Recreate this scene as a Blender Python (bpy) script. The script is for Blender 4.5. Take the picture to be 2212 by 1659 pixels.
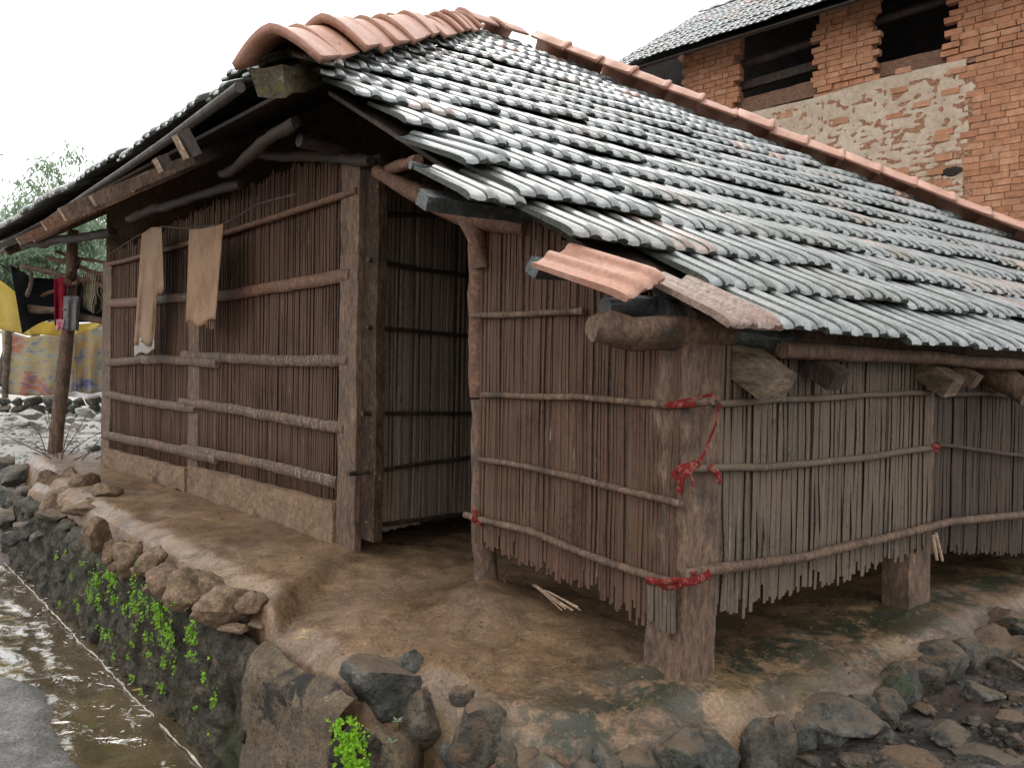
import bpy, math, random
import numpy as np
from mathutils import Vector, Matrix, noise as mnoise

random.seed(7); rng = np.random.default_rng(7)
scene = bpy.context.scene
for o in list(bpy.data.objects): bpy.data.objects.remove(o)
COL = scene.collection
def V(*a): return np.array(a, float)

# ---------------------------------------------------------------- camera
EYE = V(0, 0, 1.65)                       # eye height above the water in the drain
FPX, CX, CY = 1720.0, 1106.0, 829.5       # the photograph measured at 2212 x 1659
roll, pitch = math.radians(1.0), math.radians(-0.9)
FWD = V(0, math.cos(pitch), math.sin(pitch))
_u0 = np.cross(V(1, 0, 0), FWD)
RIGHT = V(1, 0, 0)*math.cos(roll) + _u0*math.sin(roll)
UP = _u0*math.cos(roll) - V(1, 0, 0)*math.sin(roll)
cam = bpy.data.cameras.new('camera'); camo = bpy.data.objects.new('camera', cam); COL.objects.link(camo)
cam.sensor_width = 36; cam.lens = 36*FPX/2212; cam.clip_end = 1500; cam.clip_start = 0.05
m = Matrix.Identity(4)
for i in range(3):
    m[i][0] = RIGHT[i]; m[i][1] = UP[i]; m[i][2] = -FWD[i]; m[i][3] = EYE[i]
camo.matrix_world = m
scene.camera = camo

# ---------------------------------------------------------------- sky, sun, exposure
SUN_EL, SUN_AZ = math.radians(58), math.radians(-35)     # behind cloud, high, from the left ahead
w = bpy.data.worlds.new('World'); scene.world = w; w.use_nodes = True
nt = w.node_tree; nt.nodes.clear()
sk = nt.nodes.new('ShaderNodeTexSky'); sk.sky_type = 'NISHITA'; sk.sun_disc = False
sk.sun_elevation = SUN_EL; sk.sun_rotation = SUN_AZ; sk.air_density = 1.2; sk.dust_density = 6; sk.ozone_density = 1
hs = nt.nodes.new('ShaderNodeHueSaturation'); hs.inputs['Saturation'].default_value = 0.12
mixw = nt.nodes.new('ShaderNodeMix'); mixw.data_type = 'RGBA'; mixw.inputs[0].default_value = 0.62
mixw.inputs[7].default_value = (10.7, 10.9, 11.1, 1)       # even cloud sheet over the clear sky
bg = nt.nodes.new('ShaderNodeBackground'); bg.inputs[1].default_value = 0.11
wo = nt.nodes.new('ShaderNodeOutputWorld')
nt.links.new(sk.outputs[0], hs.inputs['Color']); nt.links.new(hs.outputs[0], mixw.inputs[6])
nt.links.new(mixw.outputs[2], bg.inputs[0]); nt.links.new(bg.outputs[0], wo.inputs[0])
sl = bpy.data.lights.new('sun', 'SUN'); sl.energy = 0.8; sl.angle = math.radians(30); sl.color = (1, 0.97, 0.92)
so = bpy.data.objects.new('sun', sl); COL.objects.link(so)
_sd = Vector((math.sin(SUN_AZ)*math.cos(SUN_EL), math.cos(SUN_AZ)*math.cos(SUN_EL), math.sin(SUN_EL)))
so.rotation_euler = _sd.to_track_quat('Z', 'Y').to_euler(); so.location = (0, 0, 20)
scene.view_settings.view_transform = 'Standard'; scene.view_settings.look = 'None'
scene.view_settings.exposure = 0.82; scene.view_settings.gamma = 1
scene.render.engine = 'CYCLES'
try: scene.cycles.max_bounces = 6
except Exception: pass

# ---------------------------------------------------------------- measuring helpers (photo pixel -> point on a real plane)
def ray(px, py):
    d = FWD + RIGHT*(px-CX)/FPX - UP*(py-CY)/FPX
    return d/np.linalg.norm(d)
def hit(px, py, p0, n):
    d = ray(px, py); return EYE + d*(((p0-EYE)@n)/(d@n))
def at_z(px, py, z):
    d = ray(px, py); return EYE + d*((z-EYE[2])/d[2])
def at_d(px, py, depth):
    d = ray(px, py); return EYE + d*(depth/(d@FWD))
PC = at_z(1475, 1470, 0.65)                              # foot of the hut's corner post
def hdir(px, py):
    d = ray(px, py); d[2] = 0; return d/np.linalg.norm(d)
S = hdir(3550, 845); F = hdir(-457, 776)                 # along the side wall, along the front wall
NH = V(S[1], -S[0], 0); NF = V(-F[1], F[0], 0)
if NF@(PC-EYE) > 0: NF = -NF
Z = V(0, 0, 1)
def W(px, py, off=0): return hit(px, py, PC+NF*off, NF)  # on the front wall
def SD(px, py, off=0): return hit(px, py, PC+NH*off, NH) # on the side wall
TH = math.radians(32)
E0 = hit(1480, 690, PC+NH*.25, NH)                       # a point of the right eave
R1 = NH*math.cos(TH) - Z*math.sin(TH); N1 = NH*math.sin(TH) + Z*math.cos(TH)
def P1(s, r, up=0): return E0 + S*s + R1*r + N1*up       # right slope: s along eave, r down the slope
def on1(px, py, up=0): return hit(px, py, E0+N1*up, N1)
HIP0 = P1(-.47, -2.24); APL = P1(2.26, -5.78); APR = P1(2.87, -5.97); HIPE = P1(8.3, -.02)
# left slope: eave along F from HIP0, through the apex
_n2 = np.cross(F, APL-HIP0); N2 = _n2/np.linalg.norm(_n2)
if N2[2] < 0: N2 = -N2
R2 = np.cross(F, N2); R2 = R2 if R2[2] < 0 else -R2      # down the left slope
def P2(t, r, up=0): return HIP0 + F*t + R2*r + N2*up
def roof_z(p):
    z1 = E0[2] - (N1[0]*(p[0]-E0[0]) + N1[1]*(p[1]-E0[1]))/N1[2]
    z2 = HIP0[2] - (N2[0]*(p[0]-HIP0[0]) + N2[1]*(p[1]-HIP0[1]))/N2[2]
    return min(z1, z2)

# ---------------------------------------------------------------- object helpers
WL = {}                                                  # world location of each object
def finish(o, label=None, category=None, group=None, kind=None):
    if label: o['label'] = label
    if category: o['category'] = category
    if group: o['group'] = group
    if kind: o['kind'] = kind
    return o
def link(o, loc, parent):
    COL.objects.link(o)
    loc = V(*loc); WL[o.name] = loc
    if parent is not None:
        o.parent = parent; o.location = loc - WL[parent.name]
    else: o.location = loc
    return o
def empty(name, loc, label, cat, group=None):
    o = bpy.data.objects.new(name, None); o.empty_display_size = .1
    link(o, loc, None); return finish(o, label, cat, group)
def mesh(name, verts, faces, mat, smooth=False, sharp=0):
    me = bpy.data.meshes.new(name)
    me.from_pydata([tuple(v) for v in verts], [], [tuple(f) for f in faces])
    me.materials.append(mat)
    if smooth: me.polygons.foreach_set('use_smooth', [True]*len(me.polygons))
    if smooth and sharp: me.update(); me.set_sharp_from_angle(angle=math.radians(sharp))
    me.update(); return me
def obj(name, vf, mat, parent=None, smooth=False, pivot=None, **tags):
    verts = np.asarray(vf[0], float)
    if pivot is None:
        c = (verts.min(0)+verts.max(0))/2; pivot = V(c[0], c[1], verts[:, 2].min())
    me = mesh(name, verts-pivot, vf[1], mat, smooth, 50 if smooth and len(vf[1]) < 6000 else 0)
    o = bpy.data.objects.new(name, me); link(o, pivot, parent)
    return finish(o, **tags)
def inst(name, me, loc, rot3, parent, scale=(1, 1, 1)):  # rot3: columns x,y,z
    o = bpy.data.objects.new(name, me); link(o, loc, parent)
    M = Matrix([[rot3[0][i], rot3[1][i], rot3[2][i]] for i in range(3)])
    o.rotation_mode = 'QUATERNION'; o.rotation_quaternion = M.to_quaternion(); o.scale = scale
    return o
def join(parts):
    vs, fs, k = [], [], 0
    for v, f in parts:
        vs.append(np.asarray(v, float)); fs += [tuple(i+k for i in q) for q in f]; k += len(v)
    return np.concatenate(vs), fs
def nz(p, sc, seed=0.0): return mnoise.noise(Vector((p[0]*sc+seed, p[1]*sc-seed*.7, p[2]*sc+seed*.3)))
def tube(pts, rad, sides=8, rough=0.0, seed=0, flat=1.0, up=None, cap=True):
    pts = [V(*p) for p in pts]; n = len(pts)
    if np.isscalar(rad): rad = [rad]*n
    vs, fs = [], []
    for i, p in enumerate(pts):
        d = pts[min(i+1, n-1)] - pts[max(i-1, 0)]; d = d/(np.linalg.norm(d)+1e-9)
        a = V(0, 0, 1) if up is None else up
        if abs(a@d) > .95: a = V(1, 0, 0) if up is None else V(0, 1, 0.3)
        x = np.cross(d, a); x /= np.linalg.norm(x); y = np.cross(x, d)
        for k in range(sides):
            t = 2*math.pi*k/sides
            q = p + (x*math.cos(t)*flat + y*math.sin(t))*rad[i]
            if rough: q = p + (q-p)*(1+rough*nz(q, 9, seed)+rough*.5*nz(q, 25, seed))
            vs.append(q)
    for i in range(n-1):
        for k in range(sides):
            k2 = (k+1) % sides
            fs.append((i*sides+k, i*sides+k2, (i+1)*sides+k2, (i+1)*sides+k))
    if cap:
        fs.append(tuple(range(sides-1, -1, -1))); fs.append(tuple((n-1)*sides+k for k in range(sides)))
    return vs, fs
def line(a, b, n, sag=0, wob=0, seed=0):
    out = []
    for i in range(n):
        t = i/(n-1); p = V(*a)*(1-t) + V(*b)*t
        p[2] -= sag*4*t*(1-t)
        if wob: p = p + V(nz(p, 3, seed), nz(p, 3, seed+9), nz(p, 3, seed+21))*wob
        out.append(p)
    return out
def log(name, a, b, r0, r1, mat, parent, n=7, sides=9, rough=.12, wob=.012, seed=0, **tags):
    n = max(n, min(24, int(np.linalg.norm(V(*b)-V(*a))/.06)))
    return obj(name, tube(line(a, b, n, 0, wob, seed), list(np.linspace(r0, r1, n)), sides, rough*1.5, seed), mat, parent, True, **tags)
def boxvf(o, ax, ay, az, rough=0.0, seed=0, n=(1, 1, 1)):
    """box spanned from corner o by vectors ax, ay, az, subdivided n and roughened"""
    nx, ny, nzz = n; idx = {}; vs = []; fs = []
    def vid(i, j, k):
        if (i, j, k) not in idx:
            p = o + ax*i/nx + ay*j/ny + az*k/nzz
            if rough: p = p + V(nz(p, 7, seed), nz(p, 7, seed+5), nz(p, 7, seed+11))*rough + V(nz(p, 21, seed+3), nz(p, 21, seed+7), nz(p, 21, seed+13))*rough*.5
            idx[(i, j, k)] = len(vs); vs.append(p)
        return idx[(i, j, k)]
    flip = np.cross(ax, ay)@az < 0
    def q(a, b, c, d): fs.append((d, c, b, a) if flip else (a, b, c, d))
    for i in range(nx):
        for j in range(ny):
            q(vid(i, j, 0), vid(i, j+1, 0), vid(i+1, j+1, 0), vid(i+1, j, 0))
            q(vid(i, j, nzz), vid(i+1, j, nzz), vid(i+1, j+1, nzz), vid(i, j+1, nzz))
    for i in range(nx):
        for k in range(nzz):
            q(vid(i, 0, k), vid(i+1, 0, k), vid(i+1, 0, k+1), vid(i, 0, k+1))
            q(vid(i, ny, k), vid(i, ny, k+1), vid(i+1, ny, k+1), vid(i+1, ny, k))
    for j in range(ny):
        for k in range(nzz):
            q(vid(0, j, k), vid(0, j, k+1), vid(0, j+1, k+1), vid(0, j+1, k))
            q(vid(nx, j, k), vid(nx, j+1, k), vid(nx, j+1, k+1), vid(nx, j, k+1))
    return vs, fs
def beam(name, a, b, w, h, mat, parent, up=Z, rough=.006, seed=0, n=8, **tags):
    a = V(*a); b = V(*b); d = b-a; dn = d/np.linalg.norm(d)
    x = np.cross(dn, up); x /= np.linalg.norm(x); y = np.cross(x, dn)
    return obj(name, boxvf(a - x*w/2 - y*h/2, d, x*w, y*h, rough, seed, (n, 2, 2)), mat, parent, **tags)
import bmesh
_ico = {}
def ico(sub):
    if sub not in _ico:
        bm = bmesh.new(); bmesh.ops.create_icosphere(bm, subdivisions=sub, radius=1)
        _ico[sub] = (np.array([v.co[:] for v in bm.verts]), [tuple(v.index for v in f.verts) for f in bm.faces]); bm.free()
    return _ico[sub]
def stone_vf(c, size, seed, sub=3, rot=None, cuts=13):
    r = np.random.default_rng(seed)
    v, f = ico(sub); v = v.copy()
    for _ in range(cuts):                                  # chop flat facets
        n = r.normal(size=3); n /= np.linalg.norm(n); d = r.uniform(.42, .8)
        k = v@n - d; v[k > 0] -= np.outer(k[k > 0], n)*.92
    for i in range(len(v)):
        p = Vector(v[i]*1.6) + Vector((seed*1.7 % 50, seed*.9 % 50, 0))
        v[i] *= 1.12 + .16*mnoise.noise(p) + .08*mnoise.noise(p*3.1) + .06*mnoise.noise(p*7) + .03*mnoise.noise(p*14)
    v = v*V(*size)
    a = r.uniform(0, 6.28) if rot is None else rot
    ca, sa = math.cos(a), math.sin(a); tl = r.uniform(-.2, .2)
    v = v@np.array([[ca, sa, 0], [-sa, ca, 0], [0, 0, 1]]).astype(float)
    v = v@np.array([[1, 0, tl], [0, 1, 0], [-tl, 0, 1]])
    return v+V(*c), f

# ---------------------------------------------------------------- materials
class NT:
    def __init__(s, name):
        s.m = bpy.data.materials.new(name); s.m.use_nodes = True; s.t = s.m.node_tree
        s.b = s.t.nodes['Principled BSDF']; s.out = s.t.nodes['Material Output']
    def n(s, t, **k):
        x = s.t.nodes.new(t)
        for a, b in k.items():
            if a.startswith('i_'): x.inputs[a[2:].replace('_', ' ')].default_value = b
            else: setattr(x, a, b)
        return x
    def l(s, a, b): s.t.links.new(a, b)
    def pos(s, scale=(1, 1, 1)):
        g = s.n('ShaderNodeNewGeometry'); mp = s.n('ShaderNodeMapping'); mp.inputs['Scale'].default_value = scale
        s.l(g.outputs['Position'], mp.inputs['Vector']); return mp.outputs[0]
    def noise(s, vec, scale, detail=6, rough=.6, dist=0):
        x = s.n('ShaderNodeTexNoise'); x.inputs['Scale'].default_value = scale; x.inputs['Detail'].default_value = detail
        x.inputs['Roughness'].default_value = rough; x.inputs['Distortion'].default_value = dist
        s.l(vec, x.inputs['Vector']); return x.outputs['Fac']
    def ramp(s, fac, stops):
        x = s.n('ShaderNodeValToRGB'); e = x.color_ramp.elements
        while len(e) < len(stops): e.new(.5)
        for i, (p, c) in enumerate(stops): e[i].position = p; e[i].color = (*c, 1) if len(c) == 3 else c
        s.l(fac, x.inputs[0]); return x.outputs[0]
    def mix(s, fac, a, b, mode='MIX'):
        x = s.n('ShaderNodeMix'); x.data_type = 'RGBA'; x.blend_type = mode
        for sock, v in ((x.inputs[0], fac), (x.inputs[6], a), (x.inputs[7], b)):
            if hasattr(v, 'is_output'): s.l(v, sock)
            elif isinstance(v, (int, float)): sock.default_value = v
            else: sock.default_value = (*v, 1)
        return x.outputs[2]
    def math(s, op, a, b=0.0):
        x = s.n('ShaderNodeMath'); x.operation = op
        for sock, v in ((x.inputs[0], a), (x.inputs[1], b)):
            if hasattr(v, 'is_output'): s.l(v, sock)
            else: sock.default_value = v
        return x.outputs[0]
    def done(s, col, rough, bump=None, dist=.01, strength=.6, spec=.5, coat=0, coat_rough=.15):
        s.l(col, s.b.inputs['Base Color']) if hasattr(col, 'is_output') else None
        if not hasattr(col, 'is_output'): s.b.inputs['Base Color'].default_value = (*col, 1)
        if hasattr(rough, 'is_output'): s.l(rough, s.b.inputs['Roughness'])
        else: s.b.inputs['Roughness'].default_value = rough
        s.b.inputs['Specular IOR Level'].default_value = spec
        s.b.inputs['Coat Weight'].default_value = coat; s.b.inputs['Coat Roughness'].default_value = coat_rough
        if bump is not None:
            x = s.n('ShaderNodeBump'); x.inputs['Strength'].default_value = strength; x.inputs['Distance'].default_value = dist
            s.l(bump, x.inputs['Height']); s.l(x.outputs[0], s.b.inputs['Normal'])
        return s.m
def rnd(n, island):
    if island: return n.n('ShaderNodeNewGeometry').outputs['Random Per Island']
    return n.n('ShaderNodeObjectInfo').outputs['Random']
def simple(name, stops, scale=8, rough=(.5, .9), bs=30, dist=.006, strength=.6, spec=.4, coat=0, stretch=(1, 1, 1), fine=.6, dirt=None, silt=None):
    n = NT(name); v = n.pos(stretch)
    f = n.noise(v, scale, 8, .62, .3); c = n.ramp(f, stops)
    f2 = n.noise(v, bs, 8, .65)
    c = n.mix(fine, c, n.ramp(f2, [(.34, (.1, .1, .1)), (.66, (.93, .93, .93))]), 'OVERLAY')
    f3 = n.noise(v, bs*3.3, 4, .6); c = n.mix(fine*.45, c, n.ramp(f3, [(.36, (.1, .1, .1)), (.64, (.9, .9, .9))]), 'OVERLAY')
    if dirt:
        d = n.noise(n.pos(), dirt[0], 6, .65, .4)
        c = n.mix(n.ramp(d, [(dirt[1], (0, 0, 0)), (dirt[2], (1, 1, 1))]), c, dirt[3])
    if silt:                                              # silt that has settled on the upward faces
        sp_ = n.n('ShaderNodeSeparateXYZ'); n.l(n.n('ShaderNodeNewGeometry').outputs['Normal'], sp_.inputs[0])
        tz = n.math('ADD', sp_.outputs[2], n.math('MULTIPLY', n.math('SUBTRACT', n.noise(n.pos(), 7, 6, .7), .5), 1.6))
        c = n.mix(n.ramp(tz, [(.62, (0, 0, 0)), (.92, (.85, .85, .85))]), c, silt)
    ro = n.n('ShaderNodeMapRange'); n.l(f, ro.inputs[0]); ro.inputs[1].default_value = .3; ro.inputs[2].default_value = .7
    ro.inputs[3].default_value = rough[0]; ro.inputs[4].default_value = rough[1]
    return n.done(c, ro.outputs[0], n.math('ADD', n.math('ADD', f2, n.math('MULTIPLY', f, .8)), n.math('MULTIPLY', f3, .35)), dist*1.6, min(1, strength*1.2), spec, coat)

def tile_mat(name, island, grey=True):
    n = NT(name); v = n.pos(); r = rnd(n, island)
    f = n.noise(v, 11, 8, .65, .4); f2 = n.noise(v, 70, 6, .6)
    if grey:
        c = n.ramp(f, [(.28, (.125, .128, .124)), (.5, (.215, .22, .214)), (.72, (.31, .316, .306))])
        warm = n.ramp(r, [(0, (.9, .95, .93)), (.3, (1.05, 1.05, 1.05)), (.62, (.92, .96, 1.0)), (.8, (1.0, 1.03, .98)), (.93, (1.2, 1.0, .92)), (.985, (1.6, 1.03, .85))])
        c = n.mix(1.0, c, warm, 'MULTIPLY')
        m2 = n.noise(v, 2.2, 5, .6, .3)
        c = n.mix(n.math('MULTIPLY', n.ramp(m2, [(.52, (0, 0, 0)), (.7, (1, 1, 1))]), .45), c, (.10, .125, .075))
    else:
        c = n.ramp(f, [(.25, (.30, .135, .085)), (.5, (.42, .21, .14)), (.75, (.50, .29, .215))])
        m2 = n.noise(v, 5, 6, .65, .5)
        c = n.mix(n.ramp(m2, [(.55, (0, 0, 0)), (.8, (.6, .6, .6))]), c, (.5, .36, .3))
        c = n.mix(n.ramp(n.noise(v, 9, 5, .6), [(.62, (0, 0, 0)), (.75, (.6, .6, .6))]), c, (.12, .09, .07))
    h = n.math('ADD', n.math('MULTIPLY', f2, .5), f); c = n.mix(.25, c, n.ramp(f2, [(.32, (.15, .15, .15)), (.68, (.9, .9, .9))]), 'OVERLAY')
    ro = n.n('ShaderNodeMapRange'); n.l(f, ro.inputs[0]); ro.inputs[1].default_value = .3; ro.inputs[2].default_value = .7
    ro.inputs[3].default_value = .2 if grey else .45; ro.inputs[4].default_value = .42 if grey else .65
    return n.done(c, ro.outputs[0], h, .004, .5, .5, .4 if grey else .12, .14)
M_tile = tile_mat('wet grey tile', False); M_tile_st = tile_mat('wet grey tile many', True)
M_crease = simple('dark tile creases and undersides', [(.3, (.03, .034, .026)), (.6, (.06, .068, .05)), (.75, (.11, .125, .085))], 18, (.4, .7), 60, .004, .6)  # darker colour for crease and underside faces, raises rib contrast
M_brownt = simple('weathered brown tile', [(.3, (.13, .08, .055)), (.5, (.22, .135, .095)), (.7, (.30, .22, .175))], 12, (.3, .6), 60, .004, .5, coat=.3)
M_terra = tile_mat('terracotta', False, False)

def cane_mat(name, island, cols, pale=(.34, .27, .20), mud=(.135, .078, .05)):
    n = NT(name); r = rnd(n, island)
    v = n.pos((1, 1, .05)); f = n.noise(v, 60, 5, .6); f2 = n.noise(n.pos((1, 1, .25)), 120, 6, .6)
    c = n.ramp(f, [(.3, cols[0]), (.55, cols[1]), (.75, cols[2])])
    c = n.mix(1.0, c, n.ramp(r, [(0, (.72, .72, .72)), (.5, (1, 1, 1)), (.85, (1.15, 1.13, 1.1)), (1, (1.4, 1.36, 1.28))]), 'MULTIPLY')
    st = n.noise(n.pos((1, 1, .10)), 42, 4, .6)            # bare pale patches where the mud has come off
    c = n.mix(n.ramp(st, [(.66, (0, 0, 0)), (.73, (1, 1, 1))]), c, pale)
    c = n.mix(.55, c, n.ramp(n.noise(n.pos((1, 1, .5)), 90, 6, .7), [(.34, (.1, .1, .1)), (.66, (.92, .92, .92))]), 'OVERLAY'); big = n.noise(n.pos(), 3.2, 7, .62, .4)               # mud daubed over
    c = n.mix(n.ramp(big, [(.35, (0, 0, 0)), (.60, (.88, .88, .88))]), c, mud)
    sm = n.noise(n.pos(), 16, 7, .7)
    c = n.mix(n.ramp(sm, [(.60, (0, 0, 0)), (.72, (.75, .75, .75))]), c, (.045, .035, .03))
    return n.done(c, .82, n.math('ADD', f2, sm), .004, .7, .25)
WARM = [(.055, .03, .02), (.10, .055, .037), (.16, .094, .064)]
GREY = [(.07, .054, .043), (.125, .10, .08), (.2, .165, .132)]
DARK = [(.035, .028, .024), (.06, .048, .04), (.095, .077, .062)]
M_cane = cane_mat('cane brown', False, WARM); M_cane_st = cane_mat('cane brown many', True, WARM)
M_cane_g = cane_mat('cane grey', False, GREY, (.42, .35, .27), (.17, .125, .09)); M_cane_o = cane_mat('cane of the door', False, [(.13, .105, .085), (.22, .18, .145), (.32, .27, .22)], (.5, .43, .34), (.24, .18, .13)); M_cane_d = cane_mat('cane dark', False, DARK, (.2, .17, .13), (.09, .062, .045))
M_wood = simple('muddy wood', [(.25, (.075, .045, .03)), (.5, (.15, .092, .06)), (.75, (.23, .148, .096))], 14, (.6, .9), 60, .006, .7, stretch=(1, 1, .3), dirt=(5, .55, .68, (.06, .045, .034)))
M_woodd = simple('dark brown wood', [(.25, (.022, .016, .012)), (.5, (.045, .03, .022)), (.75, (.085, .055, .038))], 12, (.5, .85), 50, .006, .7, stretch=(1, 1, .4))  # even dark tone; on tie beams and first rafters it carries eave shade
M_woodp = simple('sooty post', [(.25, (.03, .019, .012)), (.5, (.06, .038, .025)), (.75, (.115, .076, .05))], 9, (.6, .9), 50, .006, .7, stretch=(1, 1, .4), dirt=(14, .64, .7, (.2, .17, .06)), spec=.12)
M_woodr = simple('red brown pole', [(.25, (.10, .05, .03)), (.5, (.17, .085, .05)), (.75, (.26, .14, .085))], 16, (.5, .8), 60, .005, .6)
M_woodg = simple('weathered timber', [(.3, (.085, .06, .038)), (.5, (.17, .125, .08)), (.7, (.28, .215, .145))], 22, (.6, .9), 70, .008, .8, fine=.5, stretch=(.35, .35, 1))
M_moss_wood = simple('mossy timber', [(.3, (.07, .055, .04)), (.5, (.14, .115, .075)), (.7, (.22, .2, .12))], 18, (.6, .9), 60, .008, .8, dirt=(22, .52, .62, (.17, .155, .045)))
M_darkwet = simple('wet black timber', [(.3, (.025, .03, .028)), (.55, (.06, .07, .065)), (.75, (.16, .175, .165))], 14, (.2, .55), 60, .008, .8, coat=.3)
M_cut = simple('sawn end', [(.3, (.26, .17, .11)), (.7, (.44, .31, .21))], 30, (.7, .9), 80, .003, .4)
M_lash = simple('cane lashing', [(.36, (.13, .08, .055)), (.5, (.22, .16, .12)), (.66, (.42, .37, .31))], 45, (.6, .9), 90, .002, .3)
M_sill = simple('mud sill', [(.25, (.15, .092, .054)), (.5, (.23, .147, .089)), (.75, (.30, .197, .122))], 5, (.7, .95), 24, .012, .8, fine=.35, dirt=(3.5, .6, .68, (.075, .045, .03)))

def mud_mat():
    n = NT('trodden mud'); v = n.pos()
    f = n.noise(v, 1.6, 9, .62, .5); c = n.ramp(f, [(.28, (.115, .067, .038)), (.48, (.195, .12, .068)), (.66, (.27, .175, .10))])
    g = n.noise(v, 9, 8, .68, .3); c = n.mix(.45, c, n.ramp(g, [(.32, (.12, .12, .12)), (.68, (.9, .9, .9))]), 'OVERLAY'); g3 = n.noise(v, 75, 5, .65); c = n.mix(.4, c, n.ramp(g3, [(.34, (.1, .1, .1)), (.66, (.9, .9, .9))]), 'OVERLAY')
    # algae on the wet side near the drip line: a belt that follows the eave
    e = n.n('ShaderNodeVectorMath', operation='DOT_PRODUCT'); n.l(n.n('ShaderNodeNewGeometry').outputs['Position'], e.inputs[0]); e.inputs[1].default_value = tuple(NH)
    off = n.math('SUBTRACT', e.outputs['Value'], float(PC@NH)-.05)
    belt = n.math('SUBTRACT', 1.0, n.math('ABSOLUTE', n.math('MULTIPLY', n.math('SUBTRACT', off, .02), 1.9)))
    al = n.math('ADD', n.math('MULTIPLY', n.noise(v, 5, 6, .65, .5), .6), n.math('MULTIPLY', n.noise(v, 24, 7, .75), .4)); al = n.math('MULTIPLY', n.ramp(al, [(.455, (0, 0, 0)), (.52, (1, 1, 1))]), n.math('MAXIMUM', belt, 0.0))
    c = n.mix(al, c, (.034, .038, .024))
    al2 = n.math('MULTIPLY', n.ramp(n.noise(v, 4.1, 8, .7, .6), [(.56, (0, 0, 0)), (.66, (.7, .7, .7))]), n.math('MAXIMUM', belt, 0.0))
    c = n.mix(al2, c, (.15, .115, .035))
    spk = n.noise(v, 60, 3, .6); c = n.mix(n.ramp(spk, [(.66, (0, 0, 0)), (.7, (.8, .8, .8))]), c, (.04, .032, .026))
    wet = n.noise(v, 2.4, 5, .6, .3); ro = n.ramp(wet, [(.44, (.2, .2, .2)), (.62, (.62, .62, .62))])
    h = n.math('ADD', n.math('MULTIPLY', g, 1.0), n.math('MULTIPLY', n.noise(v, 45, 7, .7), .45))
    return n.done(c, ro, h, .015, .7, .55)
M_mud = mud_mat()
M_rock = simple('wet dark rock', [(.28, (.035, .03, .024)), (.5, (.085, .073, .056)), (.72, (.16, .135, .10))], 7, (.4, .8), 36, .012, .9, spec=.3, silt=(.19, .125, .078), dirt=(5, .54, .64, (.17, .105, .06)))
M_rockm = simple('muddy stone', [(.25, (.13, .08, .048)), (.5, (.2, .13, .08)), (.75, (.28, .195, .125))], 5, (.65, .95), 30, .012, .8, dirt=(4, .58, .68, (.12, .115, .045)))
M_rockg = simple('grey wet boulder', [(.28, (.03, .029, .025)), (.5, (.085, .082, .07)), (.72, (.19, .18, .155))], 8, (.4, .75), 40, .012, .9, spec=.3, silt=(.17, .125, .082), dirt=(6, .55, .65, (.05, .062, .03)))
M_wallst = simple('drain wall stone', [(.28, (.016, .013, .009)), (.5, (.05, .041, .027)), (.74, (.15, .125, .088))], 10, (.4, .85), 40, .014, 1.0, spec=.25, fine=.8, dirt=(4, .55, .66, (.05, .052, .025)))
M_conc = simple('drain wall render', [(.28, (.055, .036, .02)), (.5, (.14, .098, .056)), (.72, (.21, .16, .10))], 9, (.4, .8), 60, .012, 1.0, dirt=(4.5, .54, .60, (.022, .018, .013)))
M_road = simple('road concrete', [(.28, (.085, .078, .07)), (.5, (.17, .158, .148)), (.72, (.28, .264, .25))], 5, (.22, .62), 55, .012, .9, coat=.15, fine=.6)
M_wetg = simple('stony wet ground', [(.28, (.05, .042, .036)), (.5, (.11, .09, .076)), (.72, (.2, .175, .155))], 4, (.2, .7), 42, .02, 1.0, coat=.2, fine=.6, dirt=(3, .55, .66, (.15, .085, .055)))
M_gravel = simple('gravel stone', [(.28, (.24, .23, .205)), (.5, (.38, .365, .33)), (.72, (.5, .48, .44))], 12, (.4, .8), 60, .006, .6)
M_plaster = simple('worn cream plaster', [(.3, (.42, .31, .22)), (.5, (.50, .39, .29)), (.72, (.56, .46, .355))], 1.6, (.8, .95), 14, .015, .6, fine=.18, dirt=(3.4, .66, .74, (.36, .22, .15)))
def brick_mat(name, island):
    n = NT(name); r = rnd(n, island); v = n.pos()
    c = n.ramp(r, [(0, (.36, .16, .085)), (.35, (.41, .185, .10)), (.7, (.45, .215, .12)), (1, (.47, .25, .15))])
    f = n.noise(v, 9, 8, .65, .3); c = n.mix(.55, c, n.ramp(f, [(.3, (.25, .25, .25)), (.7, (.8, .8, .8))]), 'OVERLAY')
    ms = n.noise(v, 1.3, 6, .6, .4)
    c = n.mix(n.ramp(n.noise(v, 3.5, 6, .65), [(.5, (0, 0, 0)), (.66, (.8, .8, .8))]), c, (.38, .20, .115))
    return n.done(c, .85, n.noise(v, 26, 8, .65), .02, .8, .3)
M_brick = brick_mat('orange brick', False); M_brick_st = brick_mat('orange brick many', True)
M_mortar = simple('mud mortar', [(.3, (.27, .135, .075)), (.5, (.34, .175, .10)), (.7, (.40, .225, .14))], 4, (.8, .95), 30, .02, .8)
M_mudback = simple('mud daub behind reeds', [(.3, (.075, .045, .031)), (.7, (.13, .08, .056))], 9, (.8, .95), 40)
M_black = simple('dark interior', [(.3, (.012, .01, .009)), (.7, (.03, .024, .02))], 4, (.9, .95), 20)  # near-black painted in for shade of the loft, rear slope and wall hole
def water_mat():
    n = NT('drain water'); v = n.pos((1, 1, 1))
    f = n.noise(v, 3.5, 5, .6, .8); c = n.ramp(f, [(.3, (.06, .042, .02)), (.6, (.115, .083, .045))])
    a = n.noise(v, 8, 3, .5, .5); b = n.noise(v, 20, 3, .5, .8)
    return n.done(c, .05, n.math('ADD', a, n.math('MULTIPLY', b, .2)), .020, 1.0, 1.0, 1.0, .02)
M_water = water_mat()
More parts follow.
